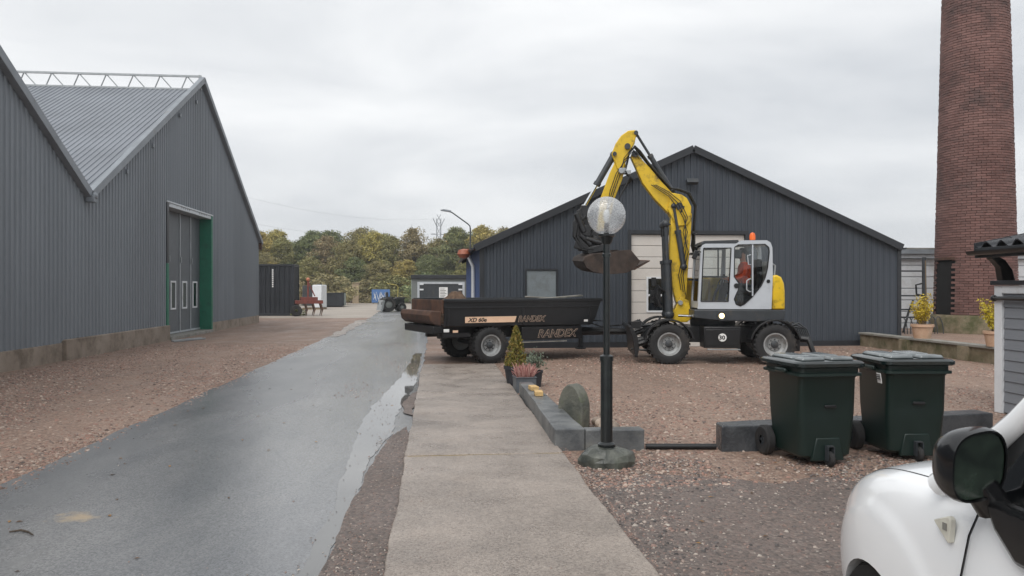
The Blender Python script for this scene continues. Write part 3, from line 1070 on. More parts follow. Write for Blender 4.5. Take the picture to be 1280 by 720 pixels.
dwin = frame_rect(MB(), WXa, WXb, WZa, WZb, BY + .0, BY + .065, .05).b(WXa + .05, WXb - .05, BY + .005, BY + .06, 1.46, 1.52).build('door_window', MT['white_paint'], DB)
MB().b(WXa + .05, WXb - .05, BY + .03, BY + .04, WZa + .05, 1.46).build('pane', MT['pane_glass'], dwin)
MB().b(WXa + .05, WXb - .05, BY + .03, BY + .04, 1.52, WZb - .05).build('pane', MT['pane_glass'], dwin)
# hatch
frame_rect(MB(), HX0 - .04, HX1 + .04, HZ0 - .04, HZ1 + .05, BY - .05, BY + .05, .05).build('hatch_frame', MT['dark_trim'], DB)
MT['hatch'] = M('hatch_grey', srgb(116, 124, 128), .6, var=.08, scale=2, dirt=srgb(96, 100, 100), dscale=3)
MB().b(HX0 + .012, HX1 - .012, BY - .02, BY + .03, HZ0 + .012, HZ1 - .002).build('hatch', MT['hatch'], DB, bevel=.006)
fl = MB().box((7.3, BY - .2, 4.75), (.34, .14, .14), (R(-25), 0, 0)).cyl((7.3, BY - .02, 4.82), (7.3, BY - .18, 4.78), .025, n=6)
fl.build('flood_lamp', MT['dark_grey'], DB, bevel=.015)
wl = MB().lathe([(.02, .16), (.16, .12), (.2, .0), (.13, -.1), (.0, -.14)], 14, (BX0 - .48, BY + 1.2, 2.7)).cyl((BX0 - .1, BY + 1.2, 2.84), (BX0 - .48, BY + 1.2, 2.84), .02, n=6)
wl.build('wall_lamp', M('copper_lamp', srgb(160, 92, 66), .5, var=.2), DB)

# ================================================================== RIGHT: brick chimney
CH = thing('brick_chimney', (17.45, 23.4, 0), 0, 'tall round brown brick factory chimney rising out of the frame', 'chimney')
CR = lambda z: 1.225 - .0245 * z
CTOP = 24.0
CAMA = math.atan2(0 - 23.4, 0 - 17.45)          # bearing of the yard side
OPA = CAMA - R(52)                              # opening towards the white building
MB().lathe([(CR(0) - .05, 0), (CR(CTOP) - .02, CTOP), (CR(CTOP) - .3, CTOP), (.01, CTOP - .5)], 64).build('mortar_core', MT['mortar'], CH)
MB().lathe([(CR(0) + .10, 0), (CR(0) + .10, .72), (CR(0) + .03, .84), (CR(0) - .03, .84)], 48).build('base', MT['render'], CH)
ck, cl, cj = .082, .262, .012
bricks = []
row = 0
z = .85
while z < CTOP - .05:
    r = CR(z)
    nb = int(2 * math.pi * r / cl)
    for k in range(nb):
        a = 2 * math.pi * (k + .5 * (row % 2)) / nb
        da = (a - OPA + math.pi) % (2 * math.pi) - math.pi
        if abs(da) < .37 and z < 2.62:
            continue
        bricks.append((a, z, r, 2 * math.pi * r / nb - cj))
    z += ck
    row += 1


def brick_verts(lx, d, h, j=0, seed=0):
    e = .006
    # outer face slightly bevelled
    hl = lx / 2
    return [(-hl, -d, 0), (hl, -d, 0), (hl, -d, h), (-hl, -d, h), (-hl, -e, 0), (hl, -e, 0), (hl, -e, h), (-hl, -e, h),
            (-hl + e, 0, e), (hl - e, 0, e), (hl - e, 0, h - e), (-hl + e, 0, h - e)]


BF = [(0, 1, 5, 4), (1, 2, 6, 5), (2, 3, 7, 6), (3, 0, 4, 7), (4, 5, 9, 8), (5, 6, 10, 9), (6, 7, 11, 10), (7, 4, 8, 11), (8, 9, 10, 11)]
bme = MB().add(brick_verts(.249, .08, ck - cj), BF).mesh('brick')
bme.materials.append(MT['brick'])


def facing(q):
    return math.cos(q[0] - CAMA)


near = sorted([q for q in bricks if facing(q) > .1], key=lambda q: abs(q[1] - 3.1) * .55 - facing(q) * .8)[:300]
nset = set((q[0], q[1]) for q in near)
rg = random.Random(5)
rest = MB()
for q in bricks:
    a, z, r, lx = q
    rr = r + rg.uniform(-.006, .008)
    if (a, z) in nset:
        o = bpy.data.objects.new('brick', bme)
        COL.objects.link(o)
        o.parent = CH
        o.location = (rr * math.cos(a), rr * math.sin(a), z)
        o.rotation_euler = (0, 0, a - math.pi / 2)
        o.scale = (lx / .249, 1, 1)
    else:
        ca, sa = math.cos(a - math.pi / 2), math.sin(a - math.pi / 2)
        rest.add([(rr * math.cos(a) + x * ca - y * sa, rr * math.sin(a) + x * sa + y * ca, z + zz) for x, y, zz in brick_verts(lx, .08, ck - cj)], BF)
o = rest.build('brickwork', MT['brick'], CH, smooth=None)
tag(o, kind='stuff')
# dark opening: black plate stands in for the unlit void, set back between the brick jambs, iron lintel and edge strips
MB().lathe([(CR(.84) - .04, .845), (CR(2.6) - .04, 2.6)], 10, a0=OPA - .40, a1=OPA + .40).build('void_plate', M('void_black', srgb(12, 11, 11), .95, var=.2), CH)
MB().lathe([(CR(2.6) - .05, 2.6), (CR(2.6) + .03, 2.6), (CR(2.7) + .03, 2.69), (CR(2.7) - .05, 2.69)], 10, a0=OPA - .42, a1=OPA + .42).build('lintel', MT['rust'], CH)
MB().lathe([(CR(.84) - .04, .845), (CR(.84) + .015, .845), (CR(2.6) + .015, 2.6), (CR(2.6) - .04, 2.6)], 2, a0=OPA - .42, a1=OPA - .36).build('jamb_strip', MT['rust'], CH)

# ================================================================== white building beyond
WB = thing('white_building', (13.9, 26.4, 0), 0, 'low white boarded building squeezed between the dark barn and the brick chimney', 'building')
MB().b(.0, 9.0, .03, 6, 0, 3.0).build('wall', MT['white_wall'], WB)
for i in range(7):
    MB().b(0, 9, -.02, .028, .02 + i * .42, .42 + i * .42 - .012).build('wall_board', MT['white_wall'], WB, bevel=.01)
MB().b(-.1, 9.1, -.1, 6.1, 3.0, 3.16).build('roof', MT['cap'], WB, bevel=.01)
MB().b(-.1, 9.1, -.14, -.1, 2.94, 3.1).build('fascia', MT['grey_trim'], WB)
MB().b(-.1, 9.1, -.15, -.06, 2.74, 2.78).build('trim_rail', MT['dark_trim'], WB)
# frame rack and hoops leaning by that wall
rk = thing('pole_rack', (15.82, 23.6, 0), 0, 'dark pole rack with side arms standing against the white boarded wall', 'rack')
MB().box((.0, 0, 1.35), (.10, .08, 2.7)).build('upright', MT['dark_grey'], rk)
MB().tube([(.25, 0, .3), (.05, -.02, 1.2), (.02, -.02, 2.6)], .03, 6).build('brace', MT['wood'], rk)
for zz, ln in ((2.25, .85), (1.45, 1.5), (1.0, .85), (.75, 1.5)):
    MB().box((-ln / 2, -.03, zz), (ln, .05, .05)).build('arm', MT['dark_grey'], rk)
MB().tube([(-.1, -.06, 1.45), (-.3, -.06, 1.5), (-.32, -.06, 1.8), (-.1, -.06, 1.85)], .03, 6).build('hook', MT['black_steel'], rk)
MB().tube([(-.8, -.1, .2), (-.62, -.12, .9), (-.45, -.12, 1.3)], .035, 6).build('leaning_bar', MT['black_steel'], rk)
hp = thing('hoop_stand', (14.55, 22.75, 0), 0, 'row of thin curved metal hoops standing at the foot of the white wall', 'hoops')
for i in range(7):
    pts = [(i * .2 + .16 * math.cos(t) * .9, .0 + .05 * math.sin(t), .38 + .42 * math.sin(t)) for t in [k * math.pi / 8 - .3 for k in range(10)]]
    MB().tube([(pts[0][0], 0, .0)] + pts + [(pts[-1][0], 0, .0)], .014, 6).build('hoop', MT['dark_grey'], hp)
MB().box((.6, 0, .04), (1.5, .06, .05)).build('base_rail', MT['dark_grey'], hp)

# ================================================================== low mossy wall with pots
LW = thing('low_wall', (0, 0, 0), 0, 'low mossy rendered garden wall with pale capping rail below the chimney', 'wall')
MB().prism([(12.42, 21.5), (12.62, 21.5), (12.52, 15), (12.32, 15)], -.05, .34, axis='z').build('wall_body', MT['render'], LW)
MB().prism([(12.36, 21.5), (12.68, 21.5), (12.58, 14.97), (12.26, 14.97)], .342, .40, axis='z').build('capping', MT['cap'], LW, bevel=.01)
for yy in (16.9, 19.2):
    MB().b(12.28, 12.34 + (yy - 15) * .015, yy - .2, yy + .2, 0, .34).build('pier', MT['render'], LW, bevel=.01)
rb = MB().prism([(12.6, 15), (21, 15), (21, 26), (14.2, 26), (14, 21.4), (12.65, 21.4)], -.05, .26, axis='z').build('raised_bed', MT['gravel'])
tag(rb, kind='structure')


def leaf_cloud(name, mat, parent, n, shape, leaf, seed, up=.0, loc=(0, 0, 0)):
    """n small leaf faces; shape(rng) gives the spot"""
    rg = random.Random(seed)
    m = MB()
    for i in range(n):
        x, y, z = shape(rg)
        s = leaf * rg.uniform(.6, 1.3)
        d = Vector((rg.gauss(0, 1), rg.gauss(0, 1), rg.gauss(up, 1))).normalized()
        e = d.cross(Vector((rg.gauss(0, 1), rg.gauss(0, 1), rg.gauss(0, 1)))).normalized()
        p = Vector((x, y, z))
        m.add([p - d * s, p + e * s * .4, p + d * s, p - e * s * .4], [(0, 1, 2, 3)])
    return m.build(name, mat, parent, loc, smooth=None)


def pot_plant(loc, sc, seed, label, grp):
    t = thing('potted_shrub', loc, 0, label, 'potted plant', grp)
    MB().lathe([(.0, 0), (.21, 0), (.26, .30), (.29, .31), (.29, .38), (.25, .38), (.24, .33), (0, .33)], 18).build('pot', MT['terracotta'], t)
    st_ = MB()
    rg = random.Random(seed)
    tips = []
    for i in range(26):
        a = rg.uniform(0, 6.28)
        r = rg.uniform(.05, .36)
        h = rg.uniform(.35, .82)
        tip = (r * math.cos(a), r * math.sin(a), .35 + h)
        tips.append(tip)
        st_.tube([(.06 * math.cos(a), .06 * math.sin(a), .3), (tip[0] * .6, tip[1] * .6, .35 + h * .5), tip], [.008, .006, .003], 4)
    st_.build('stem', MT['wood'], t)

    def sh(q):
        tp = q.choice(tips)
        u = q.uniform(.25, 1.05)
        return (tp[0] * u + q.gauss(0, .05), tp[1] * u + q.gauss(0, .035), .35 + (tp[2] - .35) * u + q.gauss(0, .03))
    leaf_cloud('foliage', MT['yellowleaf'], t, 1700, sh, .036, seed + 1)
    t.scale = (sc,) * 3
    return t


pot_plant((12.52, 18.75, .40), .96, 1, 'terracotta pot with bushy yellow-green shrub on the capping before the chimney', 'pots on the low wall')
pot_plant((12.43, 16.0, .40), .9, 2, 'terracotta pot with yellow shrub half hidden behind the white corner board of the grey outhouse', 'pots on the low wall')

# ================================================================== grey boarded outhouse at the right edge
SH = thing('grey_outhouse', (7.63, 9.84, 0), R(-3), 'grey boarded outhouse with white corner board and black tiled roof', 'outhouse')
SL, SW = 6.0, 3.2       # wall runs back towards the viewer (local -y)
MB().b(.06, SW, -SL, -.02, 0, 1.72).build('wall_core', MT['siding'], SH)
for i in range(12):
    z0 = .02 + i * .142
    MB().prism([(.055, z0), (.028, z0), (.042, z0 + .137), (.055, z0 + .137)], -SL, -.13).build('siding_board', MT['siding'], SH)
MB().b(.0, .16, -.125, .02, 0, 1.735).build('corner_board', MT['white_paint'], SH, bevel=.006)
MB().b(.0, .07, -SL, -.127, 1.735 - .11, 1.735).build('top_board', MT['white_paint'], SH, bevel=.004)
for i in range(12):
    z0 = .02 + i * .142
    MB().prism([(-.02, z0), (.018, z0), (.005, z0 + .137), (-.02, z0 + .137)], .165, SW, axis='x').build('siding_board', MT['siding'], SH)
MB().b(-.04, SW, -SL, .05, 1.74, 1.80).build('ledge', MT['dark_trim'], SH, bevel=.006)
MB().tube([(-.03, -.02, 1.56), (-.03, -SL, 1.56)], .028, 8).tube([(-.03, -.05, 1.56), (.04, -.05, 1.56)], .02, 6).blob((-.03, -.02, 1.56), .045).build('door_track', MT['black_steel'], SH)
MB().b(.35, SW - .1, -SL + .1, -.35, 1.8, 2.16).build('upper_wall', M('beige_render', srgb(150, 140, 126), .9, var=.12), SH)
MB().b(.32, .352, -2.4, -.65, 1.86, 2.08).build('upper_window', MT['pane_glass'], SH)
for yy in (-.12, -2.9):
    pts = [(-.02, 1.80), (.16, 1.80), (.12, 1.95), (.02, 2.08), (-.12, 2.15), (-.17, 2.16), (-.17, 2.10), (-.12, 2.06), (-.05, 1.98)]
    MB().prism(pts, yy - .06, yy + .06).build('bracket', MT['black_steel'], SH, bevel=.008)
pit = math.tan(R(11))
RXo, RYo = .17, -.17
rz0 = 2.16
m = MB().prism([(-.36 + RXo, rz0), (SW + .3 + RXo, rz0 + (SW + .66) * pit), (SW + .3 + RXo, rz0 + .06 + (SW + .66) * pit), (-.36 + RXo, rz0 + .06)], -SL - .2, .24 + RYo)
m.build('roof_deck', MT['dark_trim'], SH)
MB().b(-.40 + RXo, -.362 + RXo, -SL - .2, .26 + RYo, rz0 - .05, rz0 + .09).build('fascia', MT['dark_trim'], SH, bevel=.005)
gt = MB()
gt.prism([(-.41 + RXo, rz0 + .05)] + [(-.46 + RXo + .055 * math.cos(R(k * -22.5)), rz0 + .045 + .06 * math.sin(R(k * -22.5))) for k in range(9)], -SL - .2, .28 + RYo)
gt.build('gutter', MT['black_steel'], SH)
# wavy roof tiles, each a piece
TW, TL = .30, .36
tm = MB()
NS = 8
for j, tt in enumerate((0, TL)):
    for k in range(NS + 1):
        u = k / NS
        zz = .045 * math.sin(2 * math.pi * u - .4)
        tm.v.append((tt, u * TW, zz + .03 + .015 * (1 - j)))
for j, tt in enumerate((0, TL)):
    for k in range(NS + 1):
        u = k / NS
        zz = .045 * math.sin(2 * math.pi * u - .4)
        tm.v.append((tt, u * TW, zz + .012 + .015 * (1 - j)))
q = NS + 1
for k in range(NS):
    tm.f += [(k, k + 1, q + k + 1, q + k), (2 * q + k, 3 * q + k, 3 * q + k + 1, 2 * q + k + 1), (k, 2 * q + k, 2 * q + k + 1, k + 1), (q + k, q + k + 1, 3 * q + k + 1, 3 * q + k)]
tm.f += [(0, q, 3 * q, 2 * q), (NS, NS + 2 * q, NS + 3 * q, NS + q)]
tme = tm.mesh('tile', 50)
tme.materials.append(MT['tile'])
for i in range(10):
    for j in range(14):
        o = bpy.data.objects.new('tile', tme)
        COL.objects.link(o)
        o.parent = SH
        o.location = (-.38 + RXo + i * (TL - .02) * math.cos(R(11)), .24 + RYo - (j + 1) * TW, rz0 + .085 + i * (TL - .02) * math.sin(R(11)))
        o.rotation_euler = (0, -R(11) - .02, 0)
vg = MB()
vg.prism([(-.40 + RXo, rz0 + .02), (SW + .3 + RXo, rz0 + .02 + (SW + .66) * pit), (SW + .3 + RXo, rz0 + .17 + (SW + .7) * pit), (-.40 + RXo, rz0 + .16)], .243 + RYo, .275 + RYo)
vg.build('verge_board', MT['dark_trim'], SH)

# ================================================================== two wheeled waste bins
def make_bin(loc, rz, label):
    t = thing('waste_bin', loc, rz, label, 'waste bin', 'wheeled bins at the gravel edge')
    W0, W1, D0, D1, H = .265, .315, .28, .35, .985
    # tapered hollow body with rounded corners and panel swell
    rings = []
    nseg = 6

    def ring(w, d, z, r=.07):
        pts = []
        for cx, cy, a0 in ((w - r, d - r, 0), (-w + r, d - r, 90), (-w + r, -d + r, 180), (w - r, -d + r, 270)):
            for k in range(nseg + 1):
                a = R(a0 + 90 * k / nseg)
                pts.append((cx + r * math.cos(a), cy + r * math.sin(a), z))
        return pts
    prof = [(W0 - .03, D0 - .03, .07), (W0, D0, .10), (W0 + .012, D0 + .012, .24), (W0 + .03, D0 + .03, .5), (W1 - .02, D1 - .02, .84), (W1, D1, .87), (W1, D1, .95), (W1 - .03, D1 - .03, .96)]
    m = MB()
    allr = [ring(*p) for p in prof]
    n = len(allr[0])
    for q in allr: m.v += q
    for i in range(len(allr) - 1):
        for k in range(n):
            m.f.append((i * n + k, i * n + (k + 1) % n, (i + 1) * n + (k + 1) % n, (i + 1) * n + k))
    m.f.append(tuple(range(n)))
    m.f.append(tuple((len(allr) - 1) * n + k for k in range(n)))
    body = m.build('body', MT['bin'], t, smooth=40)
    # front recess with caster, handle dent
    MB().prism([(-.17, .05), (.17, .05), (.12, .27), (-.12, .27)], -D0 - .022, -D0 + .02).build('caster_housing', MT['bin'], t, bevel=.01)
    cs = thing_part('caster', t)
    MB().lathe([(.0, -.025), (.06, -.025), (.075, -.01), (.075, .01), (.06, .025), (0, .025)], 18, (.0, -D0 - .05, .075), 'x').build('wheel', MT['rubber'], cs)
    MB().b(-.035, -.028, -D0 - .08, -D0 + .0, .06, .19).b(.028, .035, -D0 - .08, -D0, .06, .19).b(-.035, .035, -D0 - .07, -D0 + .01, .19, .2).build('fork', MT['dark_grey'], cs)
    MB().b(-.06, .06, -D0 - .066, -D0 - .05, .56, .59).build('grip_dent', MT['black_plastic'], t, bevel=.006)
    for xx in (-1, 1):
        MB().lathe([(.05, -.04), (.13, -.045), (.15, -.03), (.15, .03), (.13, .045), (.05, .04)], 22, (xx * (W0 + .06), D0 + .02, .15), 'x').build('wheel', MT['rubber'], t)
        hb = MB()
        for k in range(5):
            a = k * 1.2566
            hb.box((xx * (W0 + .06), D0 + .02 + .05 * math.cos(a), .15 + .05 * math.sin(a)), (.06, .1, .025), (a, 0, 0))
        hb.build('wheel_hub', MT['dark_grey'], t)
    MB().cyl((-W0 - .05, D0 + .03, .15), (W0 + .05, D0 + .03, .15), .014, n=8).build('axle', MT['steel'], t)
    # rim lip and divided lid
    lip = MB()
    for (a, b_) in ((.86, .89),):
        q0, q1, q2, q3 = ring(W1, D1, a), ring(W1 + .022, D1 + .022, a + .005), ring(W1 + .022, D1 + .022, b_), ring(W1, D1, b_ + .004)
        lip.v += q0 + q1 + q2 + q3
        for i in range(3):
            for k in range(n):
                lip.f.append((i * n + k, i * n + (k + 1) % n, (i + 1) * n + (k + 1) % n, (i + 1) * n + k))
    lip.build('rim_lip', MT['bin'], t, smooth=40)
    lm = MB()
    lr = [ring(W1 + .035, D1 + .035, .945, .09), ring(W1 + .05, D1 + .05, .955, .1), ring(W1 + .05, D1 + .05, .985, .1), ring(W1 + .03, D1 + .03, 1.0, .09), ring(W1 - .06, D1 - .06, 1.008, .06)]
    for q in lr: lm.v += q
    for i in range(len(lr) - 1):
        for k in range(n):
            lm.f.append((i * n + k, i * n + (k + 1) % n, (i + 1) * n + (k + 1) % n, (i + 1) * n + k))
    lm.f.append(tuple((len(lr) - 1) * n + k for k in range(n)))
    lid = lm.build('lid', MT['bin_lid'], t, smooth=45)
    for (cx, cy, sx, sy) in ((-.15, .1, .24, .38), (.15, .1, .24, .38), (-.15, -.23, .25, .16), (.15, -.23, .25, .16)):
        MB().box((cx, cy, 1.024), (sx, sy, .034), top=(.84, .84)).build('lid_swell', MT['lid_sheen'], lid, bevel=.014)
    MB().tube([(-.2, D1 + .05, .93), (-.2, D1 + .12, .95), (.2, D1 + .12, .95), (.2, D1 + .05, .93)], .016, 8).build('handle', MT['black_plastic'], t)
    for xx in (-1, 1):
        MB().box((xx * (W1 + .03), -.05, .90), (.04, .2, .05)).build('side_grip', MT['bin'], t, bevel=.015)
    return t


def thing_part(name, parent):
    o = bpy.data.objects.new(name, None)
    COL.objects.link(o)
    o.parent = parent
    return o


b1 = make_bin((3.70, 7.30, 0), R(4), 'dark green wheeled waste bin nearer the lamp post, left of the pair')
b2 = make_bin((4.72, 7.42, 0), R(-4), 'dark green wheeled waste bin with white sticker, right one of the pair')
st_ = MB().prism([(-.335, .76), (-.331, .76), (-.346, .86), (-.35, .86)], -.27, -.19).build('sticker', MT['sign_white'], b2)
tag(st_, 'small white sticker')
for z in (.80, .82, .84):
    MB().b(-.354, -.33 - (z - .76) * .15, -.26, -.20, z, z + .006).build('sticker_line', MT['letter_dark'], st_)

# ================================================================== lamp post on boulder
LP = thing('lamp_post', (1.635, 7.28, 0), 0, 'black garden lamp post with bubbled glass globe', 'lamp post')
bl = thing('lamp_base_stone', (0, 0, 0))
bpy.data.objects.remove(bl)
bs = MB()
rg = random.Random(3)
prof = [(.275, -.03), (.28, .05), (.255, .11), (.17, .165), (.0, .185)]
nn = 14
for i, (r, z) in enumerate(prof):
    for k in range(nn):
        a = 2 * math.pi * k / nn
        j = 1 + rg.uniform(-.07, .07)
        ell = 1 / max(abs(math.cos(a)) ** 1.6 + abs(math.sin(a)) ** 1.6, .6) ** .45
        bs.v.append((r * j * ell * math.cos(a), r * .82 * j * ell * math.sin(a), z + (rg.uniform(-.012, .012) if i < 4 else 0)))
for i in range(len(prof) - 1):
    for k in range(nn):
        bs.f.append((i * nn + k, i * nn + (k + 1) % nn, (i + 1) * nn + (k + 1) % nn, (i + 1) * nn + k))
bs.build('base_stone', MT['boulder'], LP, bevel=.012, smooth=None)
MT['post'] = M('post_black', srgb(20, 26, 28), .32, 0, var=.2, scale=6, dirt=srgb(40, 50, 48), dscale=4, coat=.2)
MB().lathe([(.075, .16), (.085, .18), (.085, .2), (.058, .222), (.058, 1.0), (.066, 1.0), (.066, 1.045), (.058, 1.05), (.034, 1.06)], 24).build('lower_tube', MT['post'], LP)
MB().lathe([(.031, 1.055), (.031, 2.0), (.042, 2.0), (.042, 2.03), (.033, 2.035), (.033, 2.12), (.05, 2.14), (.065, 2.19), (.085, 2.2), (.085, 2.215), (0, 2.215)], 20).build('upper_tube', MT['post'], LP)


def globe_mat():
    m = bpy.data.materials.new('bubbled_globe_glass')
    m.use_nodes = True
    nt = m.node_tree
    nt.nodes.clear()
    N = nt.nodes.new
    L = nt.links.new
    o = N('ShaderNodeOutputMaterial')
    tr = N('ShaderNodeBsdfTransparent')
    tr.inputs[0].default_value = (.9, .92, .93, 1)
    tl = N('ShaderNodeBsdfDiffuse')
    tl.inputs[0].default_value = (.86, .88, .9, 1)
    t2 = N('ShaderNodeBsdfTranslucent')
    t2.inputs[0].default_value = (.8, .82, .84, 1)
    mt = N('ShaderNodeMixShader')
    mt.inputs[0].default_value = .6
    L(tl.outputs[0], mt.inputs[1])
    L(t2.outputs[0], mt.inputs[2])
    tc = N('ShaderNodeTexCoord')
    vo = N('ShaderNodeTexVoronoi')
    vo.feature = 'SMOOTH_F1'
    vo.inputs['Scale'].default_value = 75
    L(tc.outputs['Object'], vo.inputs['Vector'])
    mr = N('ShaderNodeMapRange')
    mr.inputs[1].default_value = .1
    mr.inputs[2].default_value = .6
    mr.inputs[3].default_value = .62
    mr.inputs[4].default_value = .30
    L(vo.outputs['Distance'], mr.inputs[0])
    mx = N('ShaderNodeMixShader')
    L(mr.outputs[0], mx.inputs[0])
    L(tr.outputs[0], mx.inputs[1])
    L(mt.outputs[0], mx.inputs[2])
    gl = N('ShaderNodeBsdfGlossy')
    gl.inputs['Roughness'].default_value = .12
    bp = N('ShaderNodeBump')
    bp.inputs['Strength'].default_value = .5
    bp.inputs['Distance'].default_value = .01
    L(vo.outputs['Distance'], bp.inputs['Height'])
    L(bp.outputs[0], gl.inputs['Normal'])
    lw = N('ShaderNodeLayerWeight')
    lw.inputs[0].default_value = .25
    m2 = N('ShaderNodeMixShader')
    L(lw.outputs['Facing'], m2.inputs[0])
    L(mx.outputs[0], m2.inputs[1])
    L(gl.outputs[0], m2.inputs[2])
    L(m2.outputs[0], o.inputs[0])
    return m


gp_ = [(.185 * math.sin(R(a)), 2.395 + .185 * math.cos(R(a))) for a in range(0, 156, 5)]
MB().lathe([(max(r, .0005), z) for r, z in gp_], 40).build('globe', globe_mat(), LP, smooth=80)
MB().lathe([(.0, 2.455), (.018, 2.452), (.03, 2.43), (.031, 2.39), (.024, 2.345), (.016, 2.32)], 16).build('bulb', MT['sign_white'], LP, smooth=60)
MB().lathe([(.016, 2.33), (.024, 2.32), (.024, 2.215)], 14).build('socket', MT['black_plastic'], LP)

# ================================================================== granite kerbs, half-round stone, cobbles, bricks, pipe
def stone_block(name, poly, z0, z1, mat, label, cat, grp=None, jit=.008, seed=1):
    pts = wob(poly, .28, jit, seed)
    o = MB().prism(pts, z0, z1, axis='z').build(name, mat, bevel=.014, smooth=None, seg=2)
    return tag(o, label, cat, grp)


stone_block('granite_kerb', [(1.235, 7.93), (1.55, 7.93), (1.50, 11.95), (1.30, 11.95)], -.05, .23, MT['granite'], 'long granite kerb block running back along the pavement edge', 'kerb stone', 'granite blocks', seed=2)
stone_block('granite_kerb', [(1.555, 7.90), (2.17, 7.86), (2.17, 8.04), (1.555, 8.06)], -.05, .222, MT['granite'], 'short granite kerb block standing crosswise behind the lamp post', 'kerb stone', 'granite blocks', seed=3)
stone_block('granite_kerb', [(2.95, 7.72), (3.45, 7.70), (5.15, 7.98), (5.12, 8.25), (3.3, 8.02), (2.97, 7.95)], -.05, .27, MT['granite_dark'], 'rough dark granite block behind the wheel of the left bin', 'kerb stone', 'granite blocks', jit=.014, seed=4)
stone_block('granite_kerb', [(5.2, 7.98), (6.3, 8.15), (6.28, 8.42), (5.18, 8.25)], -.05, .28, MT['granite_dark'], 'dark granite block showing right of the second bin', 'kerb stone', 'granite blocks', jit=.014, seed=5)
pp = MB().tube([(2.2, 7.92, .03), (2.93, 7.84, .032)], .032, 12)
tag(pp.build('drain_pipe', MT['black_plastic']), 'short black pipe lying on gravel between the granite blocks', 'pipe')
# half-round stone slab on edge
hs_ = MB()
prof = [(-.19, -.05), (-.20, .16)] + [(.20 * math.cos(R(a)) * 1.0 - .0, .18 + .36 * math.sin(R(a))) for a in range(165, 20, -12)] + [(.19, .25), (.185, -.05)]
hs_.prism(prof, -.08, .08)
o = hs_.build('half_round_stone', MT['millstone'], None, (1.665, 9.2, 0), (0, 0, R(-50)), bevel=.02)
tag(o, 'upright half-round mossy stone slab behind the granite kerb', 'stone')
rg = random.Random(12)
spots = [(1.97, 8.82, .07, .10), (2.09, 8.92, .06, .09), (1.98, 9.04, .08, .10), (2.08, 9.16, .07, .09), (2.02, 8.97, .19, .09), (2.04, 9.2, .18, .08), (1.97, 9.3, .06, .08), (2.17, 8.8, .05, .06), (1.96, 8.72, .06, .07), (1.64, 9.75, .05, .07), (1.66, 10.2, .04, .06)]
for i, (x, y, z, r) in enumerate(spots):
    o = MB().blob((0, 0, 0), (r * rg.uniform(.9, 1.15), r * rg.uniform(.8, 1), r * .72), 12, 8, .10, i).build('cobble', MT['cobble'], None, (x, y, z), (0, 0, rg.uniform(0, 6)), smooth=70, subsurf=1)
    tag(o, 'round field cobble in the small heap beside the half-round stone' if i < 9 else 'single rounded cobble on gravel behind the long granite kerb', 'cobble', 'cobbles in the heap' if i < 9 else 'cobbles behind the kerb')
for i, (y, rz) in enumerate(((11.0, .1), (10.45, -.05))):
    bk = MB().box((0, 0, .03), (.11, .22, .06)).build('paving_brick', MT['yellow_brick'], None, (1.40, y, .231), (0, 0, rz), bevel=.006)
    tag(bk, ('yellow paving brick farther back on top of the long granite kerb', 'yellow paving brick nearest the viewer on top of the long granite kerb')[i], 'brick', 'yellow bricks on the kerb')

# zinc planter with heather, dark pot with dwarf conifer
ZP = thing('heather_planter', (1.44, 12.5, 0), R(4), 'square grey planter of pink heather at the end of the granite kerb', 'planter')
m = MB()
for (a0, a1, c0, c1) in ((-.19, .19, -.19, -.175), (-.19, .19, .175, .19), (-.19, -.175, -.175, .175), (.175, .19, -.175, .175)):
    m.b(a0, a1, c0, c1, 0, .27)
m.b(-.175, .175, -.175, .175, 0, .03)
m.build('planter_box', MT['zinc'], ZP)
frame_r = MB().b(-.205, .205, -.205, -.17, .27, .285).b(-.205, .205, .17, .205, .27, .285).b(-.205, -.17, -.17, .17, .27, .285).b(.17, .205, -.17, .17, .27, .285).build('planter_rim', MT['zinc'], ZP, bevel=.004)
MB().b(-.174, .174, -.174, .174, .2, .245).build('soil', MT['soil'], ZP)
hm = MB()
rg = random.Random(8)
for i in range(150):
    a = rg.uniform(0, 6.28)
    r = rg.uniform(0, .15)
    h = rg.uniform(.12, .30)
    x, y = r * math.cos(a), r * math.sin(a)
    hm.tube([(x, y, .23), (x * 1.5 + rg.gauss(0, .01), y * 1.5 + rg.gauss(0, .01), .24 + h * .6), (x * 1.9 + rg.gauss(0, .02), y * 1.9, .24 + h)], [.004, .006, .003], 4)
hm.build('heather', MT['heather'], ZP, smooth=None)
ZP.scale = (.86, .86, .9)
CP = thing('conifer_pot', (1.38, 13.25, 0), 0, 'dark round pot with narrow dwarf conifer beside the dump trailer wheel', 'potted plant')
MB().lathe([(0, 0), (.15, 0), (.2, .3), (.215, .3), (.215, .36), (.19, .36), (.18, .31), (0, .31)], 20).build('pot', MT['dark_pot'], CP)
MB().tube([(0, 0, .3), (0, 0, .7), (.01, 0, 1.0)], [.02, .014, .004], 6).build('trunk', MT['bark'], CP)


def cone(q):
    h = q.random() ** 1.5
    r = (.20 * (1 - h) ** .75 + .012) * q.uniform(.35, 1.05)
    a = q.uniform(0, 6.28)
    return (r * math.cos(a), r * math.sin(a), .36 + h * .68)


leaf_cloud('foliage', MT['green_cone'], CP, 2600, cone, .024, 21, up=1.2)
GP = thing('silver_plant', (1.68, 13.15, 0), 0, 'small grey-leaved plant behind the heather planter', 'plant')
MB().lathe([(0, 0), (.12, 0), (.15, .24), (.16, .24), (.16, .28), (.13, .28), (.12, .25), (0, .25)], 16).build('pot', MT['dark_pot'], GP)
leaf_cloud('foliage', MT['greyleaf'], GP, 600, lambda q: (q.gauss(0, .09), q.gauss(0, .09), .42 + q.gauss(0, .075)), .03, 22)

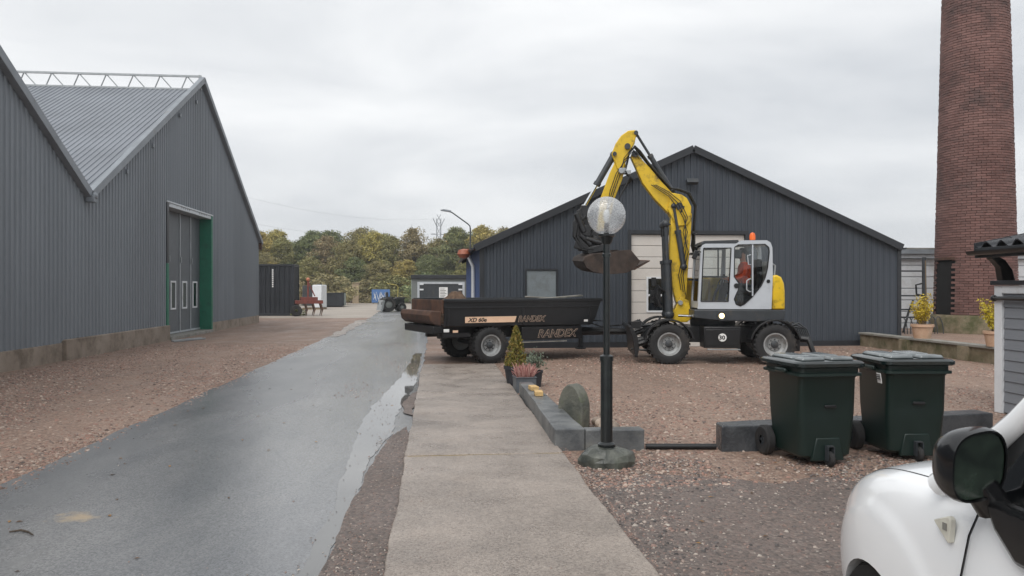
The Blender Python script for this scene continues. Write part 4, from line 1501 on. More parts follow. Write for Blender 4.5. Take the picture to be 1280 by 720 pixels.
# ================================================================== wheels
def wheel(parent, c, r, w, rimr, side=-1, name='wheel', dish=.06, lugs=8, tread=26):
    """wheel on the y axis; side -1 shows its rim towards -y"""
    t = thing_part(name, parent)
    t.location = c
    h = w / 2
    m = MB().lathe([(rimr, -h * .85), (rimr + .03, -h * .98), (r * .86, -h), (r * .965, -h * .86), (r, -h * .6), (r, h * .6), (r * .965, h * .86), (r * .86, h), (rimr + .03, h * .98), (rimr, h * .85), (rimr - .01, 0), (rimr, -h * .85)], 36, axis='y')
    for k in range(tread):
        a = 2 * math.pi * k / tread
        for s in (-1, 1):
            m.box((r * math.cos(a), s * h * .45, r * math.sin(a)), (.03, h * .78, .045), (0, -a, 0))
    m.build('tyre', MT['rubber'], t, smooth=40)
    s = side
    rm = MB().lathe([(rimr, s * h * .88), (rimr + .012, s * h * .9), (rimr - .02, s * h * .86), (rimr - .03, s * (h * .8 - dish)), (rimr * .62, s * (h * .7 - dish * 1.4)), (rimr * .55, s * (h * .72 - dish)), (0.001, s * (h * .72 - dish))], 32, axis='y')
    rm.lathe([(rimr, -s * h * .85), (rimr - .03, -s * h * .7), (.001, -s * h * .3)], 24, axis='y')
    rm.build('rim', MT['rim'], t)
    hb = MB().lathe([(rimr * .34, s * (h * .70 - dish)), (rimr * .32, s * (h * .95 - dish)), (rimr * .2, s * (h * 1.05 - dish)), (.001, s * (h * 1.05 - dish))], 16, axis='y')
    for k in range(lugs):
        a = 2 * math.pi * k / lugs
        hb.cyl((rimr * .46 * math.cos(a), s * (h * .70 - dish), rimr * .46 * math.sin(a)), (rimr * .46 * math.cos(a), s * (h * .86 - dish), rimr * .46 * math.sin(a)), .014, n=6)
    hb.build('hub', MT['dark_grey'], t)
    return t


# ================================================================== dump trailer
TR = thing('dump_trailer', (.18, 16.86, 0), R(20.4), 'black two-wheeled dump trailer hitched behind the lamp post', 'trailer')
TWd = 2.1          # width (local y, away from the viewer)
ZB, ZT = .84, 1.44
side = [(0, ZB + .02), (3.74, ZB - .02), (3.86, ZB + .08), (4.06, ZT), (0, ZT - .01)]
for y0, y1 in ((0, .05), (TWd - .05, TWd)):
    s_ = MB().prism(side, y0, y1).build('side_wall', MT['black_steel'], TR, bevel=.01)
    o_ = -1 if y0 == 0 else 1
    ya = y0 if o_ < 0 else y1
    rails = MB()
    rails.b(-.01, 4.07, min(ya, ya + o_ * .035), max(ya, ya + o_ * .035), ZT - .06, ZT + .0)
    rails.b(0, 3.96, min(ya, ya + o_ * .025), max(ya, ya + o_ * .025), ZT - .20, ZT - .16)
    for xx in (.06, 1.9, 3.7):
        rails.b(xx, xx + .05, min(ya, ya + o_ * .02), max(ya, ya + o_ * .02), ZB + .02, ZT - .2)
    rails.build('rail', MT['black_steel'], s_, bevel=.006)
    MB().b(0, 4.06, min(y0, y1) - .01, max(y0, y1) + .01, ZT - .003, ZT + .022).build('top_edge', MT['dark_grey'], s_, bevel=.006)
MB().b(0, 3.75, .05, TWd - .05, ZB, ZB + .05).build('bed_floor', MT['soil_steel'], TR)
MB().prism([(3.76, ZB + .0), (3.82, ZB), (4.06, ZT), (4.0, ZT)], .051, TWd - .051).build('front_wall', MT['black_steel'], TR)
# rear: swung tailgate and curled apron
MB().b(-.05, -.005, .02, TWd - .02, 1.14, ZT).build('tailgate', MT['rust'], TR, bevel=.01)
ap = [(-.06, 1.19), (-.30, 1.20), (-.34, 1.10), (-.31, .98), (-.22, .90), (-.06, .87)]
MB().prism(ap, .03, TWd - .03).build('tail_apron', MT['rust'], TR, bevel=.02)
MB().b(-.24, -.01, .06, TWd - .06, .69, .865).build('rear_bumper', MT['black_steel'], TR, bevel=.02)
for yy in (.12, TWd - .2):
    lt = MB().b(-.03, .10, yy - .17, yy - .15, .73, .80).build('marker_lamp', MT['sign_white'], TR, bevel=.008)
MB().b(.18, .30, -.06, -.045, .72, .77).build('reflector', MT['cream'], TR)
MB().b(-.02, .6, -.04, .1, .62, .70).build('mud_bracket', MT['black_steel'], TR)
MB().b(.1, 3.7, .58, .74, .55, .83).b(.1, 3.7, TWd - .74, TWd - .58, .55, .83).b(1.9, 3.6, .2, .58, .55, .82).build('chassis', MT['black_steel'], TR, bevel=.01)
MB().b(1.9, 3.5, -.0, .05, .50, .80).build('skirt_board', MT['black_steel'], TR, bevel=.008)
MB().b(1.9, 3.1, .02, .06, .44, .465).build('side_rail', MT['cap'], TR)
MB().cyl((1.12, .1, .405), (1.12, TWd - .1, .405), .06).build('axle', MT['black_steel'], TR)
wheel(TR, (1.12, .16, .41), .41, .38, .235, -1)
wheel(TR, (1.12, TWd - .16, .41), .41, .38, .235, 1)
# drawbar with eye and support leg
MB().tube([(3.5, TWd / 2 - .1, .62), (4.6, TWd / 2 - .5, .62), (5.3, TWd / 2 - .92, .60)], [.11, .09, .06], 8).tube([(3.5, TWd / 2 + .45, .62), (4.7, TWd / 2 - .45, .62)], .06, 8).build('drawbar', MT['black_steel'], TR)
MB().lathe([(.05, -.03), (.1, -.03), (.1, .03), (.05, .03), (.05, -.03)], 14, (5.38, TWd / 2 - .97, .6)).build('tow_eye', MT['steel'], TR)
MB().b(3.9, 3.98, .75, .83, .2, .62).b(3.84, 4.04, .7, .88, .18, .21).build('support_leg', MT['dark_grey'], TR)
MB().tube([(3.9, .9, .95), (4.5, .7, .72), (5.0, .4, .78), (5.4, .3, .9)], .02, 6).build('hose', MT['black_plastic'], TR)
MB().b(3.55, 3.65, -.03, -.012, .90, .95).build('plate', MT['sign_white'], TR)


def put_text(txt, size, x, y, z, mat, parent, shear=.25, offset=0, name='lettering', sx=1.0):
    me = text_mesh(txt, size, .002, shear, offset)
    o = link_mesh(name, me, mat, parent, (x, y, z), (R(90), 0, 0))
    o.scale = (sx, 1, 1)
    return o


stp = MB().prism([(.48, .925), (1.70, .925), (1.75, 1.06), (.48, 1.06)], -.031, -.0255).build('stripe', MT['cream'], TR)
put_text('XD 60e', .125, .55, -.034, .948, MT['letter_dark'], TR, .3, .003, sx=1.1)
for (x, z, s, sx) in ((1.78, .93, .185, .92), (2.30, .555, .25, 1.02)):
    put_text('RANDEX', s, x, -.029 if z > .8 else -.003, z, MT['letter'], TR, .3, .008, sx=sx)
    put_text('RANDEX', s, x, -.034 if z > .8 else -.008, z, MT['letter_dark'], TR, .3, 0.0, sx=sx)


def heap(name, w, d, h, n, mat, seed):
    rg = random.Random(seed)
    m = MB()
    for j in range(n + 1):
        for i in range(n + 1):
            u, v = i / n * 2 - 1, j / n * 2 - 1
            r = min(1, math.hypot(u, v))
            m.v.append((u * w, v * d, h * (1 - r) ** .8 * rg.uniform(.75, 1.2) + (0 if r > .98 else rg.uniform(0, .03))))
    for j in range(n):
        for i in range(n):
            a = j * (n + 1) + i
            m.f.append((a, a + 1, a + n + 2, a + n + 1))
    m.f.append(tuple(range(n + 1)) + tuple(k * (n + 1) + n for k in range(1, n + 1)) + tuple(n * (n + 1) + k for k in range(n - 1, -1, -1)) + tuple(k * (n + 1) for k in range(n - 1, 0, -1)))
    return m.build(name, mat, smooth=60)


h1 = heap('soil_heap', .75, .75, .70, 14, MT['soil'], 1)
h1.location = (.47, 18.05, .895)
tag(h1, 'small heap of dug soil showing above the rear of the trailer side', 'soil')
h2 = heap('rubble_heap', 1.3, .8, .52, 16, MT['soil'], 2)
h2.location = (2.65, 18.75, .895)
h2.rotation_euler = (0, 0, R(20))
tag(h2, 'low heap of spoil filling the front of the trailer bed', 'soil')
for i, (x, y, z, ln, rz, tl) in enumerate(((2.95, 18.55, 1.47, 1.3, 18, -4), (2.7, 18.8, 1.46, 1.1, 26, 3))):
    o = MB().box((0, 0, 0), (ln, .22, .035), (0, R(tl), R(rz))).build('broken_slab', MT['cap'], None, (x, y, z), bevel=.006)
    tag(o, ('longer pale board lying on the spoil in the trailer front', 'shorter pale board under the longer one on the trailer spoil')[i], 'board', 'boards on the trailer load')

# ================================================================== wheeled excavator
EX = thing('wheeled_excavator', (6.48, 17.55, 0), R(-10), 'yellow and grey wheeled excavator with raised boom in front of the barn', 'excavator')
# wheels and undercarriage
for wx in (-1.14, 1.17):
    for wy, sd in ((-.93, -1), (.93, 1)):
        wheel(EX, (wx, wy, .45), .45, .34, .25, sd)
    MB().cyl((wx, -.8, .45), (wx, .8, .45), .11).box((wx, 0, .5), (.35, .5, .3)).build('axle', MT['black_steel'], EX)
ch = MB().b(-1.45, 1.5, -.42, .42, .45, .82)
ch.build('chassis', MT['black_steel'], EX, bevel=.02)
bx = MB().b(-.37, .44, -1.0, -.42, .36, .84).build('tool_box', MT['black_steel'], EX, bevel=.02)
MB().b(-.33, .40, -1.02, -1.001, .42, .78).build('tool_box_lid', MT['black_steel'], EX, bevel=.008)
MB().b(-.30, .1, -1.05, -.95, .32, .345).b(.1, .42, -1.05, -.95, .32, .345).build('step', MT['steel'], EX, bevel=.005)
for wx in (-1.14, 1.17):
    for s in (-1, 1):
        outer = arc(wx, .45, .56, 12, 168, 14)
        inner = arc(wx, .45, .52, 168, 12, 14)
        MB().prism(outer + inner, s * .72, s * 1.12).build('mudguard', MT['black_plastic'], EX, bevel=.006)
        MB().tube([(wx - .1 * s, s * .5, .72), (wx, s * .72, .98)], .03, 6).build('mudguard_stay', MT['dark_grey'], EX)
sg = MB().cyl((.03, -1.023, .60), (.03, -1.032, .60), .09, n=28).build('speed_disc', MT['sign_white'], EX)
tx = put_text('30', .125, -.05, -1.036, .557, MT['letter_dark'], sg, 0, .004, sx=1.1)
# dozer blade with linkage in front, stabiliser behind
bl = MB()
bl.prism([(-1.90, .16), (-1.84, .14), (-1.80, .35), (-1.84, .62), (-1.98, .86), (-2.04, .84), (-1.95, .6)], -1.05, 1.05)
bl.build('dozer_blade', MT['black_steel'], EX, bevel=.01)
lk = MB()
for s in (-.5, .5):
    lk.tube([(-1.45, s, .5), (-1.82, s, .4)], .07, 8)
    lk.tube([(-1.4, s, .82), (-1.62, s, .72), (-1.86, s, .62)], [.06, .05, .03], 8)
lk.box((-1.86, -.78, .86), (.22, .18, .16)).tube([(-2.0, -.8, .92), (-1.7, -.7, .84), (-1.45, -.7, .88)], .04, 7).tube([(-1.95, -.6, .3), (-1.6, -.62, .28), (-1.45, -.62, .34)], .03, 6)
lk.build('blade_linkage', MT['black_steel'], EX)
hs = MB()
for i in range(9):
    y = -.7 + .12 * i
    hs.tube([(-1.86, y, .80 + .05 * math.sin(i)), (-1.75, y - .05, .95 - .04 * (i % 3)), (-1.6, y, .8), (-1.52, y + .05, .66)], .018, 5)
hs.build('hose_cluster', MT['dark_grey'], EX)
MB().b(1.66, 1.75, -.9, .9, .30, .72).tube([(1.45, -.5, .6), (1.95, -.85, .55), (2.05, -.9, .22)], [.09, .08, .06], 8).tube([(1.45, .5, .6), (1.95, .85, .55), (2.05, .9, .22)], [.09, .08, .06], 8).b(1.92, 2.2, -1.0, -.75, .16, .22).b(1.92, 2.2, .75, 1.0, .16, .22).build('stabiliser', MT['black_steel'], EX, bevel=.01)
hs = MB()
for i in range(7):
    y = -.7 + .15 * i
    hs.tube([(1.5, y, .8), (1.75, y - .08, .92 - .05 * (i % 3)), (1.95, y, .78), (2.02, y, .6)], .022, 5)
hs.build('hose_cluster', MT['dark_grey'], EX)
MB().lathe([(.5, .82), (.52, .86), (.52, .98), (.48, 1.0)], 32).build('slew_ring', MT['dark_grey'], EX)
# upper structure
MB().prism([(-.58, 1.215), (1.42, 1.215), (1.38, .99), (.8, .95), (0, .97), (-.58, 1.03)], -.98, .98).build('deck', MT['dark_grey'], EX, bevel=.02)
cw = [(1.13, 1.22), (1.13, 1.98), (1.22, 2.0), (1.33, 1.94), (1.39, 1.80), (1.41, 1.6), (1.41, 1.22)]
MB().prism(cw, -.97, .97).build('counterweight', MT['yellow'], EX, bevel=.05, seg=3)
MB().b(.0, 1.12, .12, .97, 1.22, 1.96).build('engine_hood', MT['yellow'], EX, bevel=.05, seg=3)
MB().b(-.66, -.02, .35, .97, 1.22, 1.95).build('side_tank', MT['yellow'], EX, bevel=.04, seg=3)
MB().b(1.395, 1.42, -.75, -.55, 1.3, 1.7).build('grille', MT['dark_grey'], EX)
MB().tube([(1.18, -.93, 1.98), (1.20, -.93, 2.2), (1.14, -.93, 2.24)], .018, 6).build('grab_rail', MT['steel'], EX)
# cab
outer = [(-.50, 1.23), (-.43, 2.6), (-.40, 2.66), (-.33, 2.69), (.34, 2.69), (.46, 2.76), (1.01, 2.76), (1.09, 2.71), (1.13, 2.6), (1.14, 2.0), (1.11, 1.23)]
fwin = [(-.43, 1.40), (.17, 1.40), (.23, 2.59), (-.37, 2.59)]
dwin_ = [(.31, 2.61), (.38, 2.66), (.97, 2.67), (1.05, 2.60), (1.06, 2.5), (1.02, 2.13), (.97, 1.93), (.88, 1.74), (.69, 1.50), (.52, 1.34), (.43, 1.30), (.34, 1.34), (.30, 1.45), (.34, 1.56), (.39, 1.66), (.40, 1.80), (.35, 1.88), (.30, 1.95)]
for ya, yb in ((-.97, -.92), (.02, .07)):
    MB().prism(outer, ya, yb, holes=[fwin[::-1], dwin_[::-1]]).build('cab_side', MT['cab_grey'], EX)
    pane1 = MB().prism(fwin, (ya + yb) / 2 - .004, (ya + yb) / 2 + .004).build('pane', MT['dark_glass'], EX)
    pane2 = MB().prism(dwin_, (ya + yb) / 2 - .004, (ya + yb) / 2 + .004).build('pane', MT['dark_glass'], EX)
rfm = MB().prism([(-.41, 2.62), (-.33, 2.69), (.34, 2.69), (.46, 2.76), (1.01, 2.76), (1.10, 2.70), (1.08, 2.66), (.5, 2.70), (.36, 2.64), (-.33, 2.63)], -.919, .019).build('cab_roof', MT['cab_grey'], EX)
MB().prism([(1.08, 1.24), (1.11, 1.24), (1.138, 2.0), (1.13, 2.3), (1.09, 2.3), (1.10, 2.0)], -.919, .019).build('cab_rear', MT['cab_grey'], EX)
MB().b(-.46, 1.08, -.919, .019, 1.22, 1.27).build('cab_floor', MT['seat'], EX)
frm = MB()
for y0, y1 in ((-.919, -.86), (-.04, .019)):
    frm.prism([(-.50, 1.25), (-.44, 1.25), (-.37, 2.62), (-.43, 2.62)], y0, y1)
frm.prism([(-.50, 1.25), (-.44, 1.25), (-.433, 1.4), (-.492, 1.4)], -.86, -.04)
frm.prism([(-.44, 1.93), (-.41, 1.93), (-.408, 1.97), (-.438, 1.97)], -.86, -.04)
frm.build('cab_front_frame', MT['cab_grey'], EX)
MB().prism([(-.472, 1.40), (-.466, 1.40), (-.40, 2.62), (-.406, 2.62)], -.86, -.04).build('windscreen', MT['dark_glass'], EX)
# black rubber seals, door divider, handles
sl_ = MB()
for lp in (fwin, dwin_):
    for a, b_ in zip(lp, lp[1:] + lp[:1]):
        sl_.tube([(a[0], -.972, a[1]), (b_[0], -.972, b_[1])], .013, 5)
sl_.build('window_seal', MT['black_plastic'], EX)
MB().b(.685, .715, -.985, -.93, 1.52, 2.665).build('door_divider', MT['cab_grey'], EX, bevel=.006)
MB().tube([(.66, -.98, 1.62), (.62, -1.02, 1.62), (.56, -1.02, 1.66), (.56, -1.02, 1.86), (.62, -1.02, 1.9), (.66, -.98, 1.9)], .014, 6).build('grab_handle', MT['alu'], EX)
MB().tube([(.66, -.98, 2.22), (.6, -1.01, 2.22), (.58, -1.01, 2.42), (.66, -.98, 2.44)], .012, 6).build('grab_handle', MT['alu'], EX)
MB().cyl((.345, -.973, 1.75), (.345, -.99, 1.75), .055, n=18).build('door_lock', MT['black_plastic'], EX)
MB().cyl((1.04, -.973, 1.85), (1.04, -.985, 1.85), .04, n=14).build('cap', MT['black_plastic'], EX)
MB().b(.16, -.40, -.93, -.91, 1.93, 1.97).b(-.06, -.03, -.94, -.915, 1.97, 2.59).build('window_bar', MT['black_plastic'], EX)
MB().prism([(-.45, 2.66), (-.36, 2.755), (.40, 2.775), (.40, 2.70), (-.30, 2.695)], -.95, .05).build('sun_visor', MT['dark_grey'], EX, bevel=.008)
# mirror, speaker box, lamps
mr_ = MB().tube([(-.42, -.95, 2.5), (-.52, -1.05, 2.52), (-.56, -1.06, 2.48)], .014, 6)
mr_.build('mirror_arm', MT['black_steel'], EX)
MB().box((-.57, -1.06, 2.44), (.10, .05, .2), (0, R(20), 0)).build('mirror', MT['black_plastic'], EX, bevel=.015)
MB().box((.40, -.88, 2.46), (.16, .06, .2)).build('monitor', MT['dark_grey'], EX, bevel=.02)
bc = MB().lathe([(.075, 2.76), (.08, 2.80)], 14, (.84, -.35, 0)).build('beacon_base', MT['black_plastic'], EX)
MB().lathe([(.066, 2.80), (.068, 2.90), (.05, 2.96), (.001, 2.98)], 16, (.84, -.35, 0)).build('beacon', MT['amber'], EX)
MB().lathe([(.055, .0), (.105, -.005), (.12, .05), (.1, .09), (.001, .09)], 18, (.02, -1.0, 1.08), 'y').build('work_lamp', MT['dark_grey'], EX)
MB().lathe([(.001, -.012), (.05, -.01), (.06, .0)], 18, (.02, -1.0, 1.08), 'y').build('lamp_lens', emis('lit_work_lamp', (1.0, .74, .34), 2.6), EX)
# seat, console
MB().b(.42, .92, -.72, -.22, 1.55, 1.68).b(.84, .98, -.72, -.22, 1.66, 2.35).b(.5, .86, -.64, -.3, 1.27, 1.55).build('operator_seat', MT['seat'], EX, bevel=.04)
MB().b(.2, .7, -.86, -.74, 1.55, 1.78).b(.2, .7, -.2, -.08, 1.55, 1.78).build('console', MT['seat'], EX, bevel=.03)
MB().cyl((.26, -.8, 1.78), (.24, -.8, 1.98), .014, n=8).cyl((.26, -.14, 1.78), (.24, -.14, 1.98), .014, n=8).blob((.24, -.8, 2.0), .03).blob((.24, -.14, 2.0), .03).build('joystick', MT['black_plastic'], EX)
MB().tube([(-.1, -.47, 1.27), (-.02, -.47, 1.6), (.08, -.47, 1.78)], .03, 8).tube([(.08 + .11 * math.cos(t) * .35, -.47 + .19 * math.sin(t), 1.8 + .11 * math.cos(t)) for t in [k * .3491 for k in range(19)]], .014, 6).build('steering_column', MT['black_plastic'], EX)

# boom group
def flat_member(name, poly, hw, mat, bev=.015, y=0):
    return MB().prism(poly, y - hw, y + hw).build(name, mat, EX, bevel=bev)


flat_member('boom_bracket', [(-1.10, 1.0), (-1.04, 1.12), (-.90, 1.20), (-.76, 1.50), (-.58, 1.40), (-.50, 1.0), (-.62, .90), (-1.0, .90)], .19, MT['yellow'])
MB().cyl((-1.0, -.26, 1.04), (-1.0, .26, 1.04), .06).cyl((-.78, -.26, 1.36), (-.78, .26, 1.36), .055).build('bracket_pin', MT['steel'], EX)
MB().tube([(-.85, -.36, 1.06), (-.45, -.36, 1.05)], .03, 10).build('swing_rod', MT['chrome'], EX)
MB().tube([(-.45, -.36, 1.05), (.05, -.36, 1.03)], .06, 10).build('swing_cylinder', MT['black_steel'], EX)
flat_member('lower_boom', [(-.50, 3.45), (-.53, 2.83), (-.58, 2.27), (-.62, 1.6), (-.68, 1.36), (-.86, 1.36), (-.95, 1.7), (-1.02, 2.46), (-.98, 3.35), (-.75, 3.42)], .14, MT['yellow'])
flat_member('boom_knee', [(-.97, 3.93), (-.75, 3.89), (-.62, 3.80), (-.52, 3.60), (-.53, 3.30), (-.62, 3.16), (-.86, 3.14), (-1.0, 3.40), (-1.07, 3.55)], .19, MT['yellow'], .02)
flat_member('upper_boom', [(-1.87, 4.93), (-1.80, 4.93), (-1.73, 4.80), (-1.48, 4.54), (-1.22, 4.22), (-.94, 3.92), (-.84, 3.66), (-1.05, 3.46), (-1.37, 3.80), (-1.64, 4.17), (-1.82, 4.58), (-1.92, 4.80)], .13, MT['yellow'])
flat_member('stick_head', [(-2.37, 4.86), (-2.28, 5.10), (-2.15, 5.29), (-1.98, 5.41), (-1.82, 5.42), (-1.78, 5.36), (-1.83, 5.10), (-1.93, 4.95), (-2.02, 4.72), (-2.08, 4.50), (-2.24, 4.50), (-2.30, 4.68)], .15, MT['yellow'], .02)
flat_member('stick', [(-2.28, 4.70), (-2.03, 4.62), (-2.12, 4.25), (-2.28, 3.85), (-2.48, 3.02), (-2.60, 2.94), (-2.73, 3.0), (-2.62, 3.85), (-2.42, 4.40)], .12, MT['yellow'])
MB().cyl((-2.0, -.22, 5.03), (-2.0, .22, 5.03), .07).cyl((-1.83, -.2, 4.85), (-1.83, .2, 4.85), .07).cyl((-.8, -.23, 3.62), (-.8, .23, 3.62), .08).cyl((-2.3, -.2, 4.86), (-2.3, .2, 4.86), .05).cyl((-1.8, -.19, 5.35), (-1.8, .19, 5.35), .05).build('boom_pin', MT['dark_grey'], EX)


def ram(p0, p1, frac, r, y, rm='chrome', bm='dark_grey'):
    a, b_ = Vector((p0[0], y, p0[1])), Vector((p1[0], y, p1[1]))
    c = a.lerp(b_, frac)
    MB().cyl(a, c, r, n=14).cyl(c - (c - a).normalized() * .08, c, r * 1.2, n=14).blob(a, r * 1.25).build('ram_barrel', MT[bm], EX)
    MB().cyl(c, b_, r * .52, n=10).blob(b_, r * 1.0).build('ram_rod', MT[rm], EX)


ram((-2.31, 4.86), (-3.02, 3.62), .58, .075, -.02)
ram((-.94, 3.99), (-1.79, 5.38), .62, .06, 0, 'dark_grey')
ram((-1.04, 1.08), (-1.12, 3.2), .60, .095, -.25, 'dark_grey')
ram((-1.04, 1.08), (-1.12, 3.2), .60, .095, .25, 'dark_grey')
ram((-.70, 2.2), (-.93, 3.62), .6, .065, -.2, 'dark_grey')
# hydraulic hoses along the boom
hz = MB()
rg = random.Random(4)
for i in range(6):
    y = -.17 + .066 * i
    o1 = .02 + .012 * (i % 3)
    hz.tube([(-.44, y, 1.6), (-.40 + o1, y, 2.3), (-.42 - o1, y, 2.7), (-.46 + o1, y, 3.2), (-.42 + o1, y, 3.62), (-.55, y, 3.9 + o1), (-.80, y, 4.0 + o1), (-.98, y, 4.04), (-1.25, y, 4.32 + o1), (-1.5, y, 4.62 + o1), (-1.7, y, 4.92), (-1.82, y, 5.02 + o1), (-1.95, y, 4.9), (-2.0, y, 4.65), (-2.06, y, 4.42)], .02, 5)
for i in range(4):
    y = -.2 + .1 * i
    hz.tube([(-2.06, y, 4.45), (-1.95 + .03 * i, y, 4.30), (-2.04, y, 4.1), (-2.2, y, 3.8), (-2.32, y, 3.45), (-2.42, y, 3.15)], .018, 5)
hz.build('hose_bundle', MT['black_plastic'], EX)
vb = MB().box((-2.12, -.17, 4.46), (.16, .08, .13)).box((-1.97, -.15, 4.42), (.1, .1, .1)).cyl((-2.14, -.26, 4.45), (-2.14, -.1, 4.45), .07, n=10)
vb.build('valve_block', MT['steel'], EX, bevel=.01)
for z, x in ((1.9, -.59), (2.5, -.53), (3.0, -.50)):
    MB().box((x + .06, 0, z), (.12, .4, .05)).build('hose_clamp', MT['black_steel'], EX)
wl = MB().cyl((-1.18, -.2, 2.9), (-1.18, -.2, 3.08), .05, n=10).tube([(-1.0, -.2, 3.2), (-1.15, -.2, 3.1)], .02, 6)
wl.build('boom_lamp', MT['black_plastic'], EX)
for i in range(3):                            # hoses looped over the near face of the boom
    hq = MB()
    a = i * .05
    hq.tube([(-.66 - a, -.2, 1.55 + a), (-.72 - a, -.235, 2.0), (-.6 - a, -.25, 2.55 + a), (-.72 + a, -.25, 3.0), (-.62 - a, -.26, 3.35), (-.78 - a, -.27, 3.72 - a), (-1.05, -.22, 3.95 - a), (-1.35 - a, -.2, 4.12)], .011, 5)
    hq.tube([(-1.72 + a, -.19, 4.72), (-1.9 + a, -.23, 4.98 - a), (-2.08, -.22, 4.75 - a), (-2.16 - a, -.2, 4.4), (-2.3 - a, -.18, 4.0), (-2.5, -.17, 3.4 + a)], .011, 5)
    hq.build('hose', MT['black_plastic'], EX)
for i, (x, z) in enumerate(((-.82, 3.56), (-.75, 3.50), (-.70, 3.58))):
    MB().box((x, -.192, z), (.035, .006, .075), (0, R(20), 0)).build('decal', MT['letter_dark'], EX)
# front-mounted hose reel and bits by the bracket
fb = MB()
for i in range(8):
    a = i * .8
    fb.tube([(-1.25 + .05 * math.sin(a), -.3 + .08 * i, 1.25), (-1.4 + .06 * math.cos(a), -.3 + .08 * i, 1.5), (-1.3, -.3 + .08 * i, 1.72 + .05 * math.sin(a)), (-1.1, -.3 + .08 * i, 1.6)], .02, 5)
fb.box((-1.32, .1, 1.5), (.22, .3, .3)).box((-1.36, .1, 1.85), (.1, .15, .2))
fb.build('bracket_hoses', MT['black_plastic'], EX)
# quick hitch and tiltrotator
tl = MB()
tl.prism([(-2.75, 3.05), (-2.55, 3.05), (-2.5, 2.9), (-2.62, 2.8), (-2.85, 2.85), (-2.95, 3.0)], -.2, .2)
tl.prism([(-3.1, 3.66), (-2.96, 3.66), (-2.88, 3.3), (-2.70, 3.1), (-2.80, 3.02), (-3.0, 3.2)], -.13, .13)
tl.prism([(-3.2, 3.52), (-3.08, 3.6), (-3.0, 3.3), (-3.12, 3.22)], -.1, .1)
tl.build('quick_hitch', MT['black_steel'], EX, bevel=.01)
tt = MB().cyl((-2.86, 0, 2.56), (-2.70, 0, 2.90), .26, .24, n=20).cyl((-2.62, -.30, 2.75), (-2.98, -.30, 2.86), .07).cyl((-2.62, .30, 2.75), (-2.98, .30, 2.86), .07).box((-2.95, 0, 2.78), (.3, .44, .22), (0, R(20), 0))
tt.box((-3.08, -.12, 2.66), (.16, .2, .16)).box((-2.6, -.2, 2.7), (.16, .2, .2))
tt.box((-2.98, -.22, 3.05), (.26, .22, .24), (0, R(15), 0)).box((-3.12, .1, 3.34), (.2, .25, .2), (0, R(30), 0)).box((-2.7, -.28, 2.62), (.5, .12, .16), (0, R(-12), 0)).cyl((-3.1, -.3, 2.95), (-2.85, -.3, 2.7), .06)
tt.box((-3.14, -.15, 3.15), (.24, .3, .5), (0, R(8), 0)).box((-3.05, -.1, 2.75), (.34, .4, .32), (0, R(20), 0)).cyl((-3.2, -.32, 3.45), (-3.02, -.32, 3.0), .07).cyl((-3.22, .1, 3.3), (-3.1, .1, 2.8), .07)
tt.build('tiltrotator', MT['black_steel'], EX, bevel=.015)
th_ = MB()
rg = random.Random(6)
for i in range(22):
    y = -.36 + .034 * i
    th_.tube([(-2.98 + rg.uniform(-.05, .05), y, 3.4), (-3.22 + rg.uniform(-.05, .06), y, 3.2 + rg.uniform(-.1, .1)), (-3.2 + rg.uniform(-.06, .06), y, 2.9), (-3.05, y, 2.7 + rg.uniform(-.1, .1)), (-2.8, y, 2.62)], .022, 5)
    th_.tube([(-2.55, y, 3.1), (-2.42 + rg.uniform(-.05, .05), y, 2.95), (-2.5, y, 2.75)], .018, 5)
th_.build('tiltrotator_hoses', MT['black_plastic'], EX)
# wide grading bucket: curved shell with end plates, rotated on its tiltrotator
bk = thing_part('bucket', EX)
bk.location = (-2.74, 0, 2.52)
bk.rotation_euler = (R(3), 0, R(14))
low = [(-.43, -.18), (-.36, -.32), (-.20, -.42), (.05, -.465), (.30, -.47), (.60, -.44), (.81, -.35), (1.10, -.18)]
inn = [(-.39, -.16), (-.33, -.30), (-.18, -.385), (.05, -.43), (.30, -.435), (.59, -.405), (.79, -.32), (1.10, -.165)]
MB().prism(low + inn[::-1], -.50, .50).build('bucket_shell', MT['soil_steel'], bk, bevel=.005)
endp = low[:-1] + [(.93, -.16), (.70, .10), (.40, .08), (.05, -.02), (-.20, -.04), (-.34, -.06)]
for y in (-.525, .5):
    MB().prism(endp, y, y + .025).build('end_plate', MT['soil_steel'], bk, bevel=.005)
MB().prism([(.80, -.375), (1.17, -.165), (1.17, -.145), (.80, -.345)], -.53, .53).build('cutting_edge', MT['rust'], bk)
MB().prism([(-.45, -.19), (-.40, -.08), (-.22, .0), (.10, .03), (.10, -.02), (-.2, -.05), (-.36, -.14)], -.53, .53).build('bucket_back', MT['soil_steel'], bk, bevel=.01)
MB().b(-.26, .14, -.25, .25, .0, .14).build('bucket_mount', MT['black_steel'], bk, bevel=.02)
MB().b(.2, .24, -.5, .5, .04, .08).build('stiffener', MT['soil_steel'], bk)

